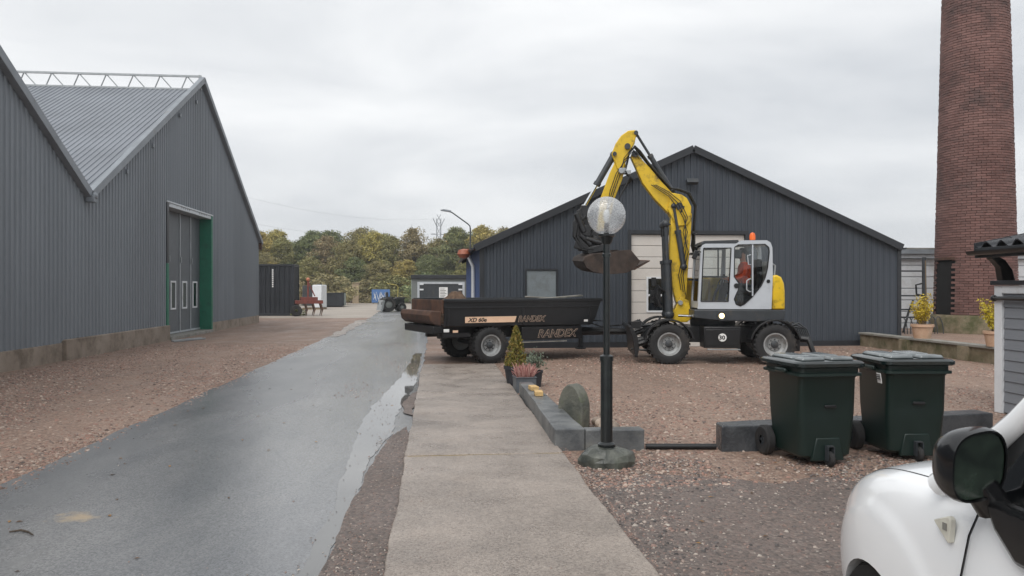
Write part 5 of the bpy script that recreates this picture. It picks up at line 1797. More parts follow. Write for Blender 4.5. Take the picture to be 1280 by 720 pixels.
# ================================================================== operator (sits in the cab, faces the boom)
def skin_person(name, joints, edges, root, mats, pick, parent=None, loc=(0, 0, 0), rz=0, sub=2):
    me = bpy.data.meshes.new(name)
    me.from_pydata([j[0] for j in joints], edges, [])
    o = bpy.data.objects.new(name, me)
    COL.objects.link(o)
    sk = o.modifiers.new('skin', 'SKIN')
    sk.use_smooth_shade = True
    for i, j in enumerate(joints):
        v = me.skin_vertices[0].data[i]
        v.radius = j[1] if isinstance(j[1], tuple) else (j[1], j[1])
        v.use_root = (i == root)
    sb = o.modifiers.new('sub', 'SUBSURF')
    sb.levels = sb.render_levels = sub
    bpy.context.view_layer.update()
    me2 = bpy.data.meshes.new_from_object(o.evaluated_get(bpy.context.evaluated_depsgraph_get()))
    bpy.data.objects.remove(o)
    me2.materials.clear()
    for m_ in mats: me2.materials.append(m_)
    for p in me2.polygons:
        p.material_index = pick(p.center)
        p.use_smooth = True
    o = bpy.data.objects.new(name, me2)
    COL.objects.link(o)
    o.location = loc
    o.rotation_euler = (0, 0, rz)
    return o


# local frame: faces -x, seat surface at z = 0
J = [((0, 0, .10), (.15, .17)), ((.02, 0, .28), (.13, .16)), ((.01, 0, .46), (.13, .18)), ((.0, 0, .56), (.09, .13)), ((-.02, 0, .63), .055), ((-.035, 0, .72), .075), ((-.045, 0, .80), .095), ((-.04, 0, .88), .075),
     ((-.0, -.20, .53), .075), ((-.05, -.27, .30), .062), ((-.28, -.30, .22), .05), ((-.35, -.30, .23), .035),
     ((-.0, .20, .53), .075), ((-.05, .27, .30), .062), ((-.28, .30, .22), .05), ((-.35, .30, .23), .035),
     ((-.05, -.10, .06), .10), ((-.45, -.13, .10), .075), ((-.50, -.13, -.22), .058), ((-.52, -.13, -.36), .05), ((-.66, -.13, -.385), .04),
     ((-.05, .10, .06), .10), ((-.45, .13, .10), .075), ((-.50, .13, -.22), .058), ((-.52, .13, -.36), .05), ((-.66, .13, -.385), .04),
     ((-.145, 0, .80), .016), ((-.125, 0, .835), .012)]
Ed = [(0, 1), (1, 2), (2, 3), (3, 4), (4, 5), (5, 6), (6, 7), (2, 8), (8, 9), (9, 10), (10, 11), (2, 12), (12, 13), (13, 14), (14, 15), (0, 16), (16, 17), (17, 18), (18, 19), (19, 20), (0, 21), (21, 22), (22, 23), (23, 24), (24, 25), (6, 26)]
J = J[:27]
for s, root_ in ((-1, 11), (1, 15)):
    b0 = len(J)
    for k in range(4):
        yy = s * .30 + (k - 1.5) * .018
        J += [((-.405, yy, .245), .0085), ((-.43 - .004 * (k in (1, 2)), yy, .225), .0075), ((-.42, yy, .20), .007)]
        Ed += [(root_, b0 + 3 * k), (b0 + 3 * k, b0 + 3 * k + 1), (b0 + 3 * k + 1, b0 + 3 * k + 2)]
    J += [((-.36, s * .265, .225), .009), ((-.39, s * .262, .205), .008)]
    Ed += [(root_, b0 + 12), (b0 + 12, b0 + 13)]


def pick(c):
    if c.z > .61: return 2
    if c.x < -.315 and c.z > .15: return 2
    if c.z < -.33: return 3
    if c.z < .13 or (c.x < -.12 and c.z < .17): return 1
    return 0


exm = Matrix.Translation((6.48, 17.55, 0)) @ Matrix.Rotation(R(-10), 4, 'Z')
pl_ = exm @ Vector((.62, -.47, 1.68))
PS = skin_person('person', J, Ed, 0, [MT['orange_hivis'], MT['trouser'], MT['skin'], MT['black_plastic']], pick, None, pl_, R(-10))
tag(PS, 'operator in orange work jacket sitting in the excavator cab with hands on the levers', 'person')
hr = MB().lathe([(.001, .945), (.06, .93), (.095, .88), (.104, .83), (.10, .80)], 16, (-.03, 0, 0)).prism([(-.11, .845), (-.20, .83), (-.20, .838), (-.11, .865)], -.07, .07)
hr.build('cap', MT['trouser'], PS)
MB().blob((-.125, -.035, .815), .012, 6, 5).blob((-.125, .035, .815), .012, 6, 5).build('eyes', MT['black_plastic'], PS)
MB().box((-.118, 0, .745), (.015, .05, .008)).build('mouth', MT['red'], PS)
MB().blob((-.04, -.095, .80), (.02, .012, .03), 8, 6).blob((-.04, .095, .80), (.02, .012, .03), 8, 6).build('ears', MT['skin'], PS)

# ================================================================== white car at the right edge
CAR = thing('white_car', (2.6, 1.5, 0), 0, 'white car with black door mirror cut by the right edge of the frame', 'car')
# stations along local y (front is +y), half width, top height, bottom
ST = [(2.12, .40, .60, .30), (2.08, .55, .70, .26), (1.98, .68, .80, .22), (1.82, .775, .885, .20), (1.62, .83, .95, .20), (1.40, .855, .99, .20), (1.10, .86, 1.02, .20), (.85, .855, 1.045, .20), (.4, .855, 1.06, .20), (-.4, .855, 1.06, .20), (-1.2, .85, 1.06, .20), (-1.75, .83, 1.05, .22), (-2.0, .78, 1.03, .28), (-2.05, .70, .98, .34)]


def car_section(y, w_, zt, zb):
    rgt = [(0, zb), (w_ - .16, zb), (w_ - .05, zb + .05), (w_ - .012, zb + .16), (w_, zb + (zt - zb) * .42), (w_ - .004, zb + (zt - zb) * .62), (w_ - .022, zb + (zt - zb) * .80), (w_ - .065, zt - .055), (w_ - .14, zt - .012), (w_ * .5, zt + .022), (0, zt + .034)]
    return [(-x, y, z) for x, z in rgt[::-1]][:-1] + [(x, y, z) for x, z in rgt][:]


cm = MB()
secs = [car_section(*s) for s in ST]
n = len(secs[0])
for q in secs: cm.v += q
for i in range(len(secs) - 1):
    for k in range(n - 1):
        cm.f.append((i * n + k, i * n + k + 1, (i + 1) * n + k + 1, (i + 1) * n + k))
cm.f.append(tuple(range(n)))
cm.f.append(tuple((len(secs) - 1) * n + k for k in range(n)))
body = cm.build('body', MT['car_white'], CAR, smooth=60, subsurf=3)
cut = MB()
for yy in (1.46, -1.15):
    cut.cyl((-.95, yy, .265), (-.60, yy, .265), .32, n=40)
    cut.cyl((.60, yy, .265), (.95, yy, .265), .32, n=40)
cuto = cut.build('cutter', MT['car_black'], CAR, smooth=None)
cuto.parent = None
cuto.parent = CAR
bo = body.modifiers.new('arch', 'BOOLEAN')
bo.object = cuto
bo.operation = 'DIFFERENCE'
bo.solver = 'EXACT'
bpy.context.view_layer.update()
me = bpy.data.meshes.new_from_object(body.evaluated_get(bpy.context.evaluated_depsgraph_get()))
body.modifiers.clear()
body.data = me
me.materials.clear()
me.materials.append(MT['car_white'])
me.materials.append(MT['car_black'])
for p in me.polygons: p.material_index = 0
for v in me.vertices:                 # swelling round each wheel arch
    if abs(v.co.x) > .55:
        for yy in (1.46, -1.15):
            q = math.hypot(v.co.y - yy, v.co.z - .29)
            f = max(0.0, min(1.0, (.56 - q) / .07))
            v.co.x += math.copysign(.010 * f * f * (3 - 2 * f), v.co.x)
me.shade_smooth()
me.set_sharp_from_angle(angle=R(38))
bpy.data.objects.remove(cuto)
from mathutils.bvhtree import BVHTree
bv = BVHTree.FromPolygons([v.co.copy() for v in me.vertices], [tuple(p.vertices) for p in me.polygons])
for s in (-1, 1):                              # bonnet shut lines follow the surface
    pts = []
    for k in range(15):
        u = k / 14
        h_ = bv.ray_cast(Vector((s * (.735 - .10 * u * u), 1.02 + .78 * u, 2)), Vector((0, 0, -1)))
        if h_[0]: pts.append(h_[0] + Vector((0, 0, .0005)))
    MB().tube(pts, .0028, 6).build('bonnet_line', MT['car_black'], CAR)
MB().b(-.62, .62, -1.9, 1.85, .16, .8).build('underbody', MT['car_black'], CAR)
for yy in (1.46, -1.15):
    for s in (-1, 1):
        t = thing_part('wheel', CAR)
        t.location = (s * .72, yy, .29)
        t.rotation_euler = (0, 0, R(90))
        MB().lathe([(.18, -.085), (.27, -.095), (.288, -.07), (.29, .0), (.288, .07), (.27, .095), (.18, .085)], 32, axis='y').build('tyre', MT['rubber'], t)
        MB().lathe([(.185, -s * -.07), (.17, s * .06), (.06, s * .05), (.001, s * .06)], 28, axis='y').build('rim', MT['rim'], t)
# greenhouse: dark glass body, white pillars and roof
GS = [(1.12, .76, 1.03, .70, 1.05), (.90, .78, 1.02, .70, 1.27), (.62, .80, 1.02, .67, 1.56), (.48, .80, 1.02, .655, 1.66), (.2, .80, 1.02, .645, 1.73), (-.8, .80, 1.02, .645, 1.76), (-1.6, .79, 1.02, .64, 1.72), (-1.95, .76, 1.02, .60, 1.6), (-2.0, .74, 1.0, .58, 1.2)]
gm_ = MB()
for (y, wb, zb, wt, zt) in GS:
    gm_.v += [(-wb, y, zb), (-wt, y, zt - .03), (-wt + .08, y, zt), (wt - .08, y, zt), (wt, y, zt - .03), (wb, y, zb)]
for i in range(len(GS) - 1):
    for k in range(5):
        gm_.f.append((i * 6 + k, i * 6 + k + 1, (i + 1) * 6 + k + 1, (i + 1) * 6 + k))
gm_.f += [(0, 1, 2, 3, 4, 5), tuple((len(GS) - 1) * 6 + k for k in range(6))]
gm_.build('glasshouse', MT['car_glass'], CAR, smooth=50)
rf = MB()
for (y, wb, zb, wt, zt) in GS[3:8]:
    rf.v += [(-wt - .012, y, zt - .05), (-wt + .07, y, zt + .012), (0, y, zt + .03), (wt - .07, y, zt + .012), (wt + .012, y, zt - .05)]
for i in range(4):
    for k in range(4):
        rf.f.append((i * 5 + k, i * 5 + k + 1, (i + 1) * 5 + k + 1, (i + 1) * 5 + k))
o = rf.build('roof', MT['car_white'], CAR, smooth=60)
md = o.modifiers.new('thick', 'SOLIDIFY')
md.thickness = .03
for s in (-1, 1):
    MB().tube([(s * .80, 1.10, .99), (s * .775, .98, 1.09), (s * .735, .80, 1.27), (s * .69, .56, 1.54), (s * .655, .42, 1.66)], [.045, .042, .038, .036, .036], 10).build('pillar', MT['car_white'], CAR, smooth=60)
    for yy in (-.35, -1.25):
        MB().tube([(s * .80, yy + .06, 1.02), (s * .75, yy + .03, 1.35), (s * .655, yy, 1.70)], .05, 8).build('pillar', MT['car_black'] if yy > -.5 else MT['car_white'], CAR, smooth=60)
    # shut lines of the door as real thin gaps (dark strips set flush)
    for y0 in (.90, -.36):
        MB().tube([(s * (.855 - .004), y0 + .035, .27), (s * .8635, y0 + .02, .45), (s * .8645, y0 + .01, .58), (s * .861, y0, .74), (s * .843, y0 - .015, .88), (s * .80, y0 - .03, 1.0)], .004, 5).build('shut_line', MT['car_black'], CAR)
    MB().box((s * .852, -.15, .86), (.03, .16, .025)).build('door_handle', MT['car_black'], CAR, bevel=.008)
    # triangular side repeater
    rp_ = MB().prism([(1.05, .885), (.97, .92), (.957, .91), (.965, .83), (.973, .825)], s * .835, s * .858, axis='x').build('side_repeater', MT['lens'], CAR, bevel=.005)
    MB().box((s * .858, .985, .88), (.006, .02, .025)).build('repeater_bulb', MT['cap'], rp_)
    # black mirror with foot
    mf = MB().prism([(.80, 1.03), (.40, 1.03), (.36, .92), (.45, .86), (.66, .86), (.75, .94)], s * .80, s * .868, axis='x').build('mirror_foot', MT['car_black'], CAR, bevel=.02)
    mc = thing_part('door_mirror', CAR)
    mc.location = (s * .905, .75, 1.14)
    mc.rotation_euler = (R(4), 0, -s * R(10))
    hs2 = MB()
    pr = []
    for k in range(44):
        a = 2 * math.pi * k / 44
        cx, cz = math.cos(a), math.sin(a)
        e_ = (abs(cx) ** 2.8 + abs(cz) ** 2.8) ** (-1 / 2.8)
        skew = 1 + .10 * s * -1 * cx * cz
        pr.append((.108 * cx * e_, .113 * cz * e_ * skew))
    rings = [(0, .99), (.012, 1.02), (.03, 1.03), (.05, 1.01), (.07, .96), (.09, .87), (.105, .76), (.118, .6), (.127, .4), (.131, .2), (.132, .02)]
    for (yy, sc_) in [(-.0, .93)] + rings:
        hs2.v += [(x * sc_, yy, z * sc_) for x, z in pr]
    for i in range(len(rings)):
        for k in range(44):
            hs2.f.append((i * 44 + k, i * 44 + (k + 1) % 44, (i + 1) * 44 + (k + 1) % 44, (i + 1) * 44 + k))
    hs2.build('mirror_housing', MT['car_black'], mc, smooth=50)
    MB().prism([(x * .92, z * .92) for x, z in pr], .006, .012).build('mirror_glass', MT['mirror'], mc)
    MB().tube([(-s * .05, .05, -.07), (-s * .10, .03, -.15)], .055, 12).build('mirror_arm', MT['car_black'], mc)
    MB().blob((s * .50, 1.93, .67), (.15, .10, .065), 14, 8).build('headlight', MT['lens'], CAR)
MB().box((0, 2.10, .50), (.9, .06, .14)).build('grille', MT['car_black'], CAR, bevel=.02)
MB().box((0, 2.135, .36), (.52, .01, .11)).build('number_plate', MT['sign_white'], CAR)
for s in (-1, 1):
    MB().tube([(s * .1, 1.2, 1.06), (s * .1 + s * .5, 1.1, 1.07)], .008, 5).build('wiper', MT['car_black'], CAR)

# ================================================================== far yard
CT = thing('dark_container', (-11.4, 47.9, 0), 0, 'tall dark steel container standing past the end of the grey warehouse', 'container')
cm_ = corr(MB(), 0, 2.75, lambda s: 3.0, lambda s: .12, lambda s, d, z: (s, -d, z), .28, .04)
cm_.build('wall', MT['container'], CT, smooth=None)
for xx, sg_ in ((2.75, 1), (0, -1)):
    corr(MB(), 0, 1.6, lambda s: 3.0, lambda s: .12, lambda s, d, z: (xx + sg_ * d, s, z), .28, .04).build('wall', MT['container'], CT, smooth=None)
fm = MB()
for x in (0, 2.75):
    for y in (0, 1.6):
        fm.box((x, y, 1.57), (.14, .14, 3.14))
for z in (.08, 3.08):
    fm.b(.07, 2.68, -.06, .06, z - .07, z + .07).b(.07, 2.68, 1.54, 1.66, z - .07, z + .07).b(-.06, .06, .07, 1.53, z - .07, z + .07).b(2.69, 2.81, .07, 1.53, z - .07, z + .07)
fm.build('frame', MT['container'], CT, bevel=.01)
MB().b(.05, 2.7, .05, 1.55, 3.0, 3.06).build('roof', MT['container'], CT)
lb = MB()
for k in range(9):
    lb.b(1.50, 1.58, -.06, -.045, 1.75 + k * .125, 1.75 + k * .125 + .085)
lb.build('container_marks', MT['sign_white'], CT)

RM = thing('red_implement', (-7.6, 47.8, 0), R(15), 'rusty red farm implement with mast and orange lamp beside the dark container', 'implement')
MB().b(-.9, .7, -.4, -.3, .75, .95).b(-.9, .7, .3, .4, .75, .95).b(-.9, -.78, -.3, .3, .75, .95).b(.6, .7, -.3, .3, .75, .95).b(-.6, .4, -.28, .28, .95, 1.15).build('frame', MT['red'], RM, bevel=.01)
MB().tube([(-.15, 0, 1.1), (-.15, 0, 2.15)], .06, 8).tube([(-.15, 0, 2.1), (.25, 0, 1.2)], .04, 6).build('mast', MT['red'], RM)
MB().blob((-.15, 0, 2.22), .12, 12, 8).build('orange_lamp', M('faded_orange', srgb(186, 120, 90), .6, var=.2), RM)
for x in (-.8, -.35, .1, .55):
    MB().tube([(x, -.35, .8), (x + .12, -.4, .4), (x + .02, -.45, .02)], [.05, .045, .02], 6).build('tine', MT['rust'], RM)
    MB().tube([(x, .35, .8), (x + .12, .3, .4), (x + .02, .25, .02)], [.05, .045, .02], 6).build('tine', MT['rust'], RM)
for s in (-.6, .6):
    MB().lathe([(.1, -.08), (.3, -.09), (.34, -.05), (.34, .05), (.3, .09), (.1, .08)], 18, (-.9, s, .34), 'y').build('wheel', MT['rubber'], RM)
wt = thing('white_tank', (-9.6, 62.5, 0), R(-8), 'pale white upright tank box behind the red implement', 'tank')
MB().b(-.8, .0, -.7, .7, .3, 1.9).build('tank_back', MT['dark_grey'], wt, bevel=.03)
MB().b(.01, .75, -.75, .75, .15, 1.95).build('tank_body', MT['white_paint'], wt, bevel=.06)
MB().b(-.8, .75, -.7, .7, 0, .14).build('pallet', MT['wood'], wt)
MB().cyl((.38, 0, 1.94), (.38, 0, 2.04), .2).build('filler_cap', MT['dark_grey'], wt)
sk = thing('low_skip', (-10.75, 69.4, 0), R(4), 'low dark open skip with pale end on the far yard', 'skip')
for a in ((0, 2.6, -.05, .05), (0, 2.6, 3.4, 3.5), (-.02, .08, .05, 3.4)):
    MB().b(a[0], a[1], a[2], a[3], .12, 1.28).build('side', MT['container'], sk)
MB().b(2.5, 2.62, .055, 3.395, .12, 1.2).build('end_gate', MT['cabin_green'], sk)
MB().b(.08, 2.5, .05, 3.4, .12, .2).b(.1, 2.4, .3, .5, 0, .12).b(.1, 2.4, 3.0, 3.2, 0, .12).build('floor', MT['container'], sk)
rb_ = MB()
for x in (0, .65, 1.3, 1.95, 2.55): rb_.b(x, x + .08, -.1, -.052, .12, 1.28)
rb_.b(0, 2.6, -.11, -.052, 1.2, 1.3).build('rib', MT['container'], sk)
bp_ = MB().b(-.35, .35, -.2, .2, 0, 2.2).b(-.42, .42, -.27, .27, 2.2, 2.3)
o = bp_.build('gate_pillar', M('sandstone', srgb(150, 134, 112), .9, var=.15), None, (-8.8, 86, 0), bevel=.02)
tag(o, 'pale stone pillar at the foot of the wood', 'pillar')
bb = thing('blue_board', (-6.9, 84, 0), R(-2), 'blue panel with white painted scrawl at the far edge of the yard', 'panel')
MB().b(0, 1.95, -.04, .04, .12, 1.55).build('board', MT['graffiti'], bb, bevel=.01)
MB().b(.1, .2, .04, .12, 0, 1.5).b(1.7, 1.8, .04, .12, 0, 1.5).build('post', MT['wood'], bb)
sc_ = MB()
rg = random.Random(17)
for k in range(6):
    x0 = .2 + k * .27
    sc_.tube([(x0 + rg.uniform(-.1, .1), -.05, .4 + rg.uniform(-.1, .1)), (x0 + rg.uniform(-.15, .15), -.05, .8), (x0 + rg.uniform(-.1, .2), -.05, 1.2 + rg.uniform(-.1, .15)), (x0 + .2, -.05, .75 + rg.uniform(-.2, .2)), (x0 + .24, -.05, .5)], .028, 5)
sc_.build('scrawl', MT['sign_white'], bb)
# small dark machine with yellow lifting bar
MC = thing('dark_machine', (-3.0, 56, 0), R(20), 'small dark wheeled machine with yellow hoop bar parked behind the trailer', 'machine')
for (x, y, r) in ((-.55, -.45, .52), (-.55, .45, .52), (.45, -.4, .32), (.45, .4, .32)):
    t = thing_part('wheel', MC)
    t.location = (x, y, r)
    MB().lathe([(r * .5, -.12), (r * .9, -.13), (r, -.08), (r, .08), (r * .9, .13), (r * .5, .12)], 22, axis='y').build('tyre', MT['rubber'], t)
    MB().lathe([(r * .52, -.06), (r * .2, -.1), (.001, -.1)], 16, axis='y').lathe([(r * .52, .06), (.001, .1)], 16, axis='y').build('rim', MT['cabin_grey'], t)
MB().b(-.8, .7, -.28, .28, .45, .95).b(.1, .75, -.26, .26, .9, 1.05).build('hull', MT['black_steel'], MC, bevel=.05)
MB().b(-.5, -.1, -.22, .22, .95, 1.08).b(-.6, -.5, -.22, .22, 1.0, 1.4).build('seat', MT['seat'], MC, bevel=.03)
MB().tube([(.35, .35, .8), (.4, .35, 1.75), (.3, .35, 1.9), (-.4, .35, 2.02)], .035, 8).build('hoop_bar', M('dull_yellow', srgb(178, 164, 90), .6, var=.2), MC)
MB().prism([(-1.15, .1), (-1.0, .1), (-.85, .8), (-1.0, .85)], -.6, .6).build('scoop', MT['steel'], MC)

# site cabin
CB = thing('site_cabin', (-1.55, 50, 0), R(0), 'grey site cabin with flat dark roof and white notice behind the trailer', 'cabin')
MB().b(0, 4.2, 0, 6, 0, 2.3).build('wall', MT['cabin_grey'], CB)
for k in range(6):
    MB().b(-.04, -.002, k * 1.0 + .02, k * 1.0 + .98, .05, 2.25).build('side_panel', MT['cabin_green'], CB, bevel=.008)
MB().b(-.06, 4.3, -.15, 6.1, 2.305, 2.55).build('roof', MT['dark_trim'], CB, bevel=.02)
frame_rect(MB(), .35, 3.4, .02, 2.1, -.08, -.002, .14).build('door_frame', MT['alu'], CB)
MB().b(.5, 3.25, -.03, -.001, .15, 1.95).build('shutter_door', MT['dark_grey'], CB)
for z in (1.6, 1.95):
    MB().b(.5, .75, -.10, -.031, z - .05, z + .05).b(3.0, 3.25, -.1, -.031, z - .05, z + .05).build('hinge', MT['white_paint'], CB)
nb_ = MB().b(1.75, 2.3, -.06, -.031, 1.05, 1.75).build('notice', MT['sign_white'], CB)
ln_ = MB()
for k in range(6):
    w0 = .1 + .2 * ((k * 7) % 5) / 5
    ln_.b(1.82, 1.82 + .2 + w0 * .8, -.066, -.061, 1.12 + k * .1, 1.15 + k * .1)
ln_.build('notice_lines', MT['letter_dark'], nb_)

# street lamp behind the barn
SL_ = thing('street_lamp', (2.45, 55.2, 0), 0, 'tall grey street lamp with bent arm above the barn eave', 'street lamp')
MB().tube([(0, 0, 0), (0, 0, 6.0)], [.08, .055], 10).build('pole', MT['dark_grey'], SL_)
MB().tube([(0, 0, 5.98), (-.03, 0, 6.15), (-.2, 0, 6.32), (-1.3, -.0, 7.1), (-1.45, 0, 7.16)], .045, 8).build('arm', MT['dark_grey'], SL_)
MB().prism([(-1.4, 7.12), (-1.35, 7.24), (-1.9, 7.34), (-2.15, 7.28), (-2.1, 7.22)], -.14, .14).build('lamp_head', MT['grey_trim'], SL_, bevel=.03)

# pylon far off with its line
PY = thing('power_pylon', (1.2, 330, 0), R(20), 'distant lattice power pylon with two prongs above the wood', 'pylon')
pm = MB()
for s in (-1, 1):
    pm.tube([(s * 3.2, 0, 0), (s * 1.6, 0, 40), (s * 1.7, 0, 56)], [.5, .4, .32], 5)
    pm.tube([(s * 1.7, 0, 50), (s * 4.6, 0, 56)], .3, 5)
    pm.tube([(s * 1.6, 0, 44), (s * 6.5, 0, 44)], .3, 5)
for z in range(4, 56, 5):
    a, b_ = 3.2 - 1.6 * min(z, 40) / 40, 3.2 - 1.6 * min(z + 5, 40) / 40
    pm.tube([(-a, 0, z), (b_, 0, z + 5)], .2, 4).tube([(a, 0, z), (-b_, 0, z + 5)], .2, 4)
pm.tube([(-1.6, 0, 44), (1.6, 0, 44)], .15, 4)
pm.build('tower', MT['far_steel'], PY)
PY.scale = (.56, .56, .56)
for i, (z, s) in enumerate(((31.4, -1), (25, 1))):
    pts = []
    for k in range(25):
        u = k / 24
        x = 1.2 - 1.4 * s - 80 * u
        y = 330 - 100 * u
        pts.append((x, y, z + (3.4 if i == 0 else 2.2) * u - 5 * 4 * u * (1 - u)))
    o = MB().tube(pts, .024, 4).build('power_line', MT['far_steel'])
    tag(o, ('upper', 'lower')[i] + ' overhead power line running left from the distant pylon', 'power line', 'lines from the pylon')

# ================================================================== trees
def make_tree(name, h, cw, leafm, seed, nclump, nleaf, leaf, trunk_h=.18, dense=1.0):
    rg = random.Random(seed)
    nr = np.random.default_rng(seed)
    t = thing(name, (0, 0, 0))
    tm_ = MB()
    tm_.tube([(0, 0, -.2), (.05 * h * rg.uniform(-1, 1) * .3, 0, h * .35), (.03 * h * rg.uniform(-1, 1), .02 * h, h * .8)], [h * .022, h * .015, h * .004], 7)
    cl = []
    for i in range(nclump):
        u = rg.random()
        zz = h * (trunk_h + (1 - trunk_h) * u)
        prof_ = math.sin(math.pi * min(1, (u * .86 + .12))) ** .7
        lob = 1 + .28 * math.sin(3.1 * u * 3 + seed) * math.cos(2 * i + seed)
        rr = cw * lob * prof_ * math.sqrt(rg.random()) * rg.uniform(.75, 1.12)
        a = rg.uniform(0, 6.28)
        c = (rr * math.cos(a), rr * math.sin(a), zz)
        cl.append(c)
        if i % 4 == 0:
            tm_.tube([(0, 0, max(h * .1, zz * .55)), (c[0] * .5, c[1] * .5, zz * .82), c], [h * .007, h * .004, h * .0015], 4)
    for i in range(60):                        # bare twig ends that stick out of the crown
        c = cl[rg.randrange(nclump)]
        k = rg.uniform(1.02, 1.16)
        tip = (c[0] * k + rg.gauss(0, .15), c[1] * k + rg.gauss(0, .15), c[2] + h * rg.uniform(.03, .12))
        tm_.tube([c, tip], [h * .0022, h * .0008], 4)
    tm_.build('trunk', MT['bark'], t)
    C = np.array(cl)
    idx = nr.integers(0, nclump, nleaf)
    rad = cw * .25 * nr.uniform(.4, 1.45, nclump)[idx]
    d = nr.normal(size=(nleaf, 3))
    d /= np.linalg.norm(d, axis=1)[:, None]
    P = C[idx] + d * (rad * nr.uniform(.3, 1.0, nleaf) ** .6)[:, None] * np.array([1.1, 1.1, .8])
    e1 = nr.normal(size=(nleaf, 3)); e1 /= np.linalg.norm(e1, axis=1)[:, None]
    e2 = np.cross(e1, nr.normal(size=(nleaf, 3))); e2 /= np.linalg.norm(e2, axis=1)[:, None]
    s = (leaf * nr.uniform(.6, 1.3, nleaf))[:, None]
    V = np.stack([P - e1 * s, P + e2 * s * .55, P + e1 * s, P - e2 * s * .55], 1).reshape(-1, 3)
    me = bpy.data.meshes.new('crown')
    me.vertices.add(len(V))
    me.vertices.foreach_set('co', V.ravel())
    me.loops.add(nleaf * 4)
    me.loops.foreach_set('vertex_index', np.arange(nleaf * 4, dtype=np.int32))
    me.polygons.add(nleaf)
    me.polygons.foreach_set('loop_start', (np.arange(nleaf) * 4).astype(np.int32))
    me.update(calc_edges=True)
    link_mesh('crown', me, leafm, t)
    return t


kinds = [('olive_tree', 'leaf0', 'olive-green broadleaf tree turning colour in the wood', 'olive trees in the wood'), ('ochre_tree', 'leaf1', 'yellow-ochre autumn tree in the wood beyond the yard', 'ochre trees in the wood'),
         ('green_tree', 'leaf2', 'darker green rounded tree in the wood beyond the yard', 'green trees in the wood'), ('thin_tree', 'leaf3', 'thin-crowned russet tree with bare twigs in the wood', 'russet trees in the wood')]
names = ['broadleaf_tree', 'autumn_tree', 'green_tree', 'russet_tree']
proto = []
for i, (_, lm_, lab, grp) in enumerate(kinds):
    t = make_tree(names[i], 9.0, (3.1, 2.8, 3.0, 2.5)[i], MT[lm_], 60 + i, (150, 140, 170, 110)[i], (30000, 26000, 36000, 15000)[i], .105)
    tag(t, lab, 'tree', grp)
    proto.append(t)
used = [False] * 4


def plant(k, x, y, s, rz, sxy=1.0):
    if used[k]:
        o = copy_tree(proto[k])
    else:
        o = proto[k]
        used[k] = True
    o.location = (x, y, 0)
    o.rotation_euler = (0, 0, rz)
    o.scale = (s * sxy, s * sxy, s)
    return o


rg = random.Random(31)
row1 = [(-24.5, 1, .92, 'tallest-left ochre tree rising beside the far warehouse corner'), (-21.5, 1, .98, 'ochre tree above the dark container'), (-18.8, 0, .90, 'olive tree above the right side of the dark container'), (-16, 2, .93, 'green tree above the red implement'),
        (-13.5, 3, .95, 'thin russet tree above the white tank'), (-11, 0, .84, 'lower olive tree above the dark skip'), (-8.3, 1, 1.0, 'ochre tree above the pale stone pillar'), (-5.2, 0, .92, 'olive tree above the blue scrawled panel'), (-2.4, 3, 1.06, 'tall thin russet tree in the middle of the wood'),
        (.4, 0, .92, 'olive tree left of the pylon'), (2.6, 2, 1.03, 'dark green tree below the pylon'), (5.2, 1, 1.07, 'tall ochre tree below the street lamp head'), (8.4, 2, 1.0, 'green tree behind the street lamp pole'), (11.5, 0, .98, 'olive tree touching the barn eave')]
for x, k, s, lab in row1:
    o = plant(k, x + rg.uniform(-.6, .6), 96 + rg.uniform(-3, 4), s * .93, rg.uniform(0, 6.28), 1.05)
    o['label'] = lab
    o['group'] = 'trees of the wood, front row'
look = ('olive', 'ochre', 'green', 'russet')
for x, k, s in [(-23, 2, .8), (-19.6, 3, .7), (-14.5, 0, .62), (-10, 2, .62), (-6.6, 0, .56), (-3.5, 1, .6), (-.6, 2, .66), (3.5, 0, .6), (6.5, 2, .7)]:
    o = plant(k, x + rg.uniform(-.5, .5), 90.5 + rg.uniform(-1, 1), s * .9, rg.uniform(0, 6.28), 1.25)
    o['label'] = 'low ' + look[k] + ' understorey tree at the foot of the wood'
    o['group'] = 'understorey trees, ' + look[k]
for x in range(-34, 30, 4):
    k = rg.choice((0, 1, 2, 2))
    o = plant(k, x + rg.uniform(-1.2, 1.2), 108 + rg.uniform(-3, 4), rg.uniform(.9, 1.08), rg.uniform(0, 6.28), 1.15)
    o['label'] = look[k] + ' tree mostly hidden at the back of the wood'
    o['group'] = 'back-row trees, ' + look[k]
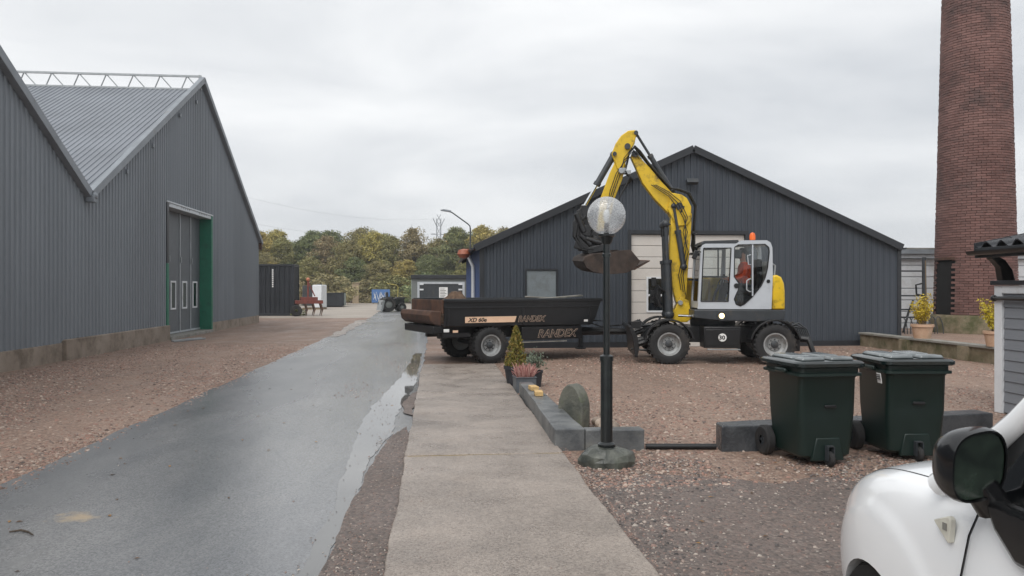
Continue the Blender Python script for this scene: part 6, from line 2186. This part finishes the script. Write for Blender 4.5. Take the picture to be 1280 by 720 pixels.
# trees that peep over the barn roof and behind the chimney
for x, y, k, s in ((9.2, 78, 2, .80), (7.4, 82, 0, .86)):
    o = plant(k, x, y, s, rg.uniform(0, 6))
    o['label'] = ('green tree crown just showing over the left eave of the dark barn', 'olive tree top peeping over the dark barn roof')[k == 0]
    o['group'] = 'trees behind the barn'
o = plant(0, 29.5, 33, .62, 1.0)
o['label'] = 'tree showing a few leaves between the chimney and the right edge'
o['group'] = 'trees behind the chimney'


def bramble(name, x, y, sc, mat, seed, label, grp):
    t = make_tree(name, 2.2, 1.9, mat, seed, 50, 4200, .09, .02)
    t.location = (x, y, 0)
    t.scale = sc
    return tag(t, label, 'bush', grp)


bramble('bramble_bush', -10.8, 79, (1.7, 1.2, 1.25), MT['leaf3'], 81, 'brown tangled bush behind the low dark skip', 'bushes by the yard')
bramble('bramble_bush', -14.5, 77, (1.5, 1.2, 1.1), MT['leaf3'], 82, 'brown tangled bush behind the white tank', 'bushes by the yard')
bramble('green_bush', -4.6, 88, (1.8, 1.2, 1.3), MT['leaf0'], 83, 'olive bush behind the blue scrawled panel', 'bushes by the yard')
bramble('green_bush', -7.9, 89, (1.5, 1.2, 1.1), MT['leaf3'], 84, 'brown bush beside the pale stone pillar', 'bushes by the yard')
bramble('green_bush', -1.0, 84, (2.0, 1.2, 1.35), MT['leaf2'], 85, 'green bush left of the site cabin', 'bushes by the yard')
wm = make_tree('weed_clump', .5, .5, MT['leaf2'], 91, 24, 500, .05, .02)
wm.location = (-8.35, 47.6, 0)
tag(wm, 'weed clump at the corner of the dark container', 'weeds')

# ================================================================== damp air
hz_ = bpy.data.materials.new('damp_air')
hz_.use_nodes = True
nt = hz_.node_tree
nt.nodes.clear()
ho = nt.nodes.new('ShaderNodeOutputMaterial')
pv_ = nt.nodes.new('ShaderNodeVolumePrincipled')
pv_.inputs['Color'].default_value = (.93, .95, .97, 1)
pv_.inputs['Density'].default_value = .0008
pv_.inputs['Anisotropy'].default_value = .2
nt.links.new(pv_.outputs[0], ho.inputs['Volume'])
hb_ = MB().b(-430, 430, -66, 428, -1.2, 36).build('haze', hz_, smooth=None)
tag(hb_, kind='stuff')
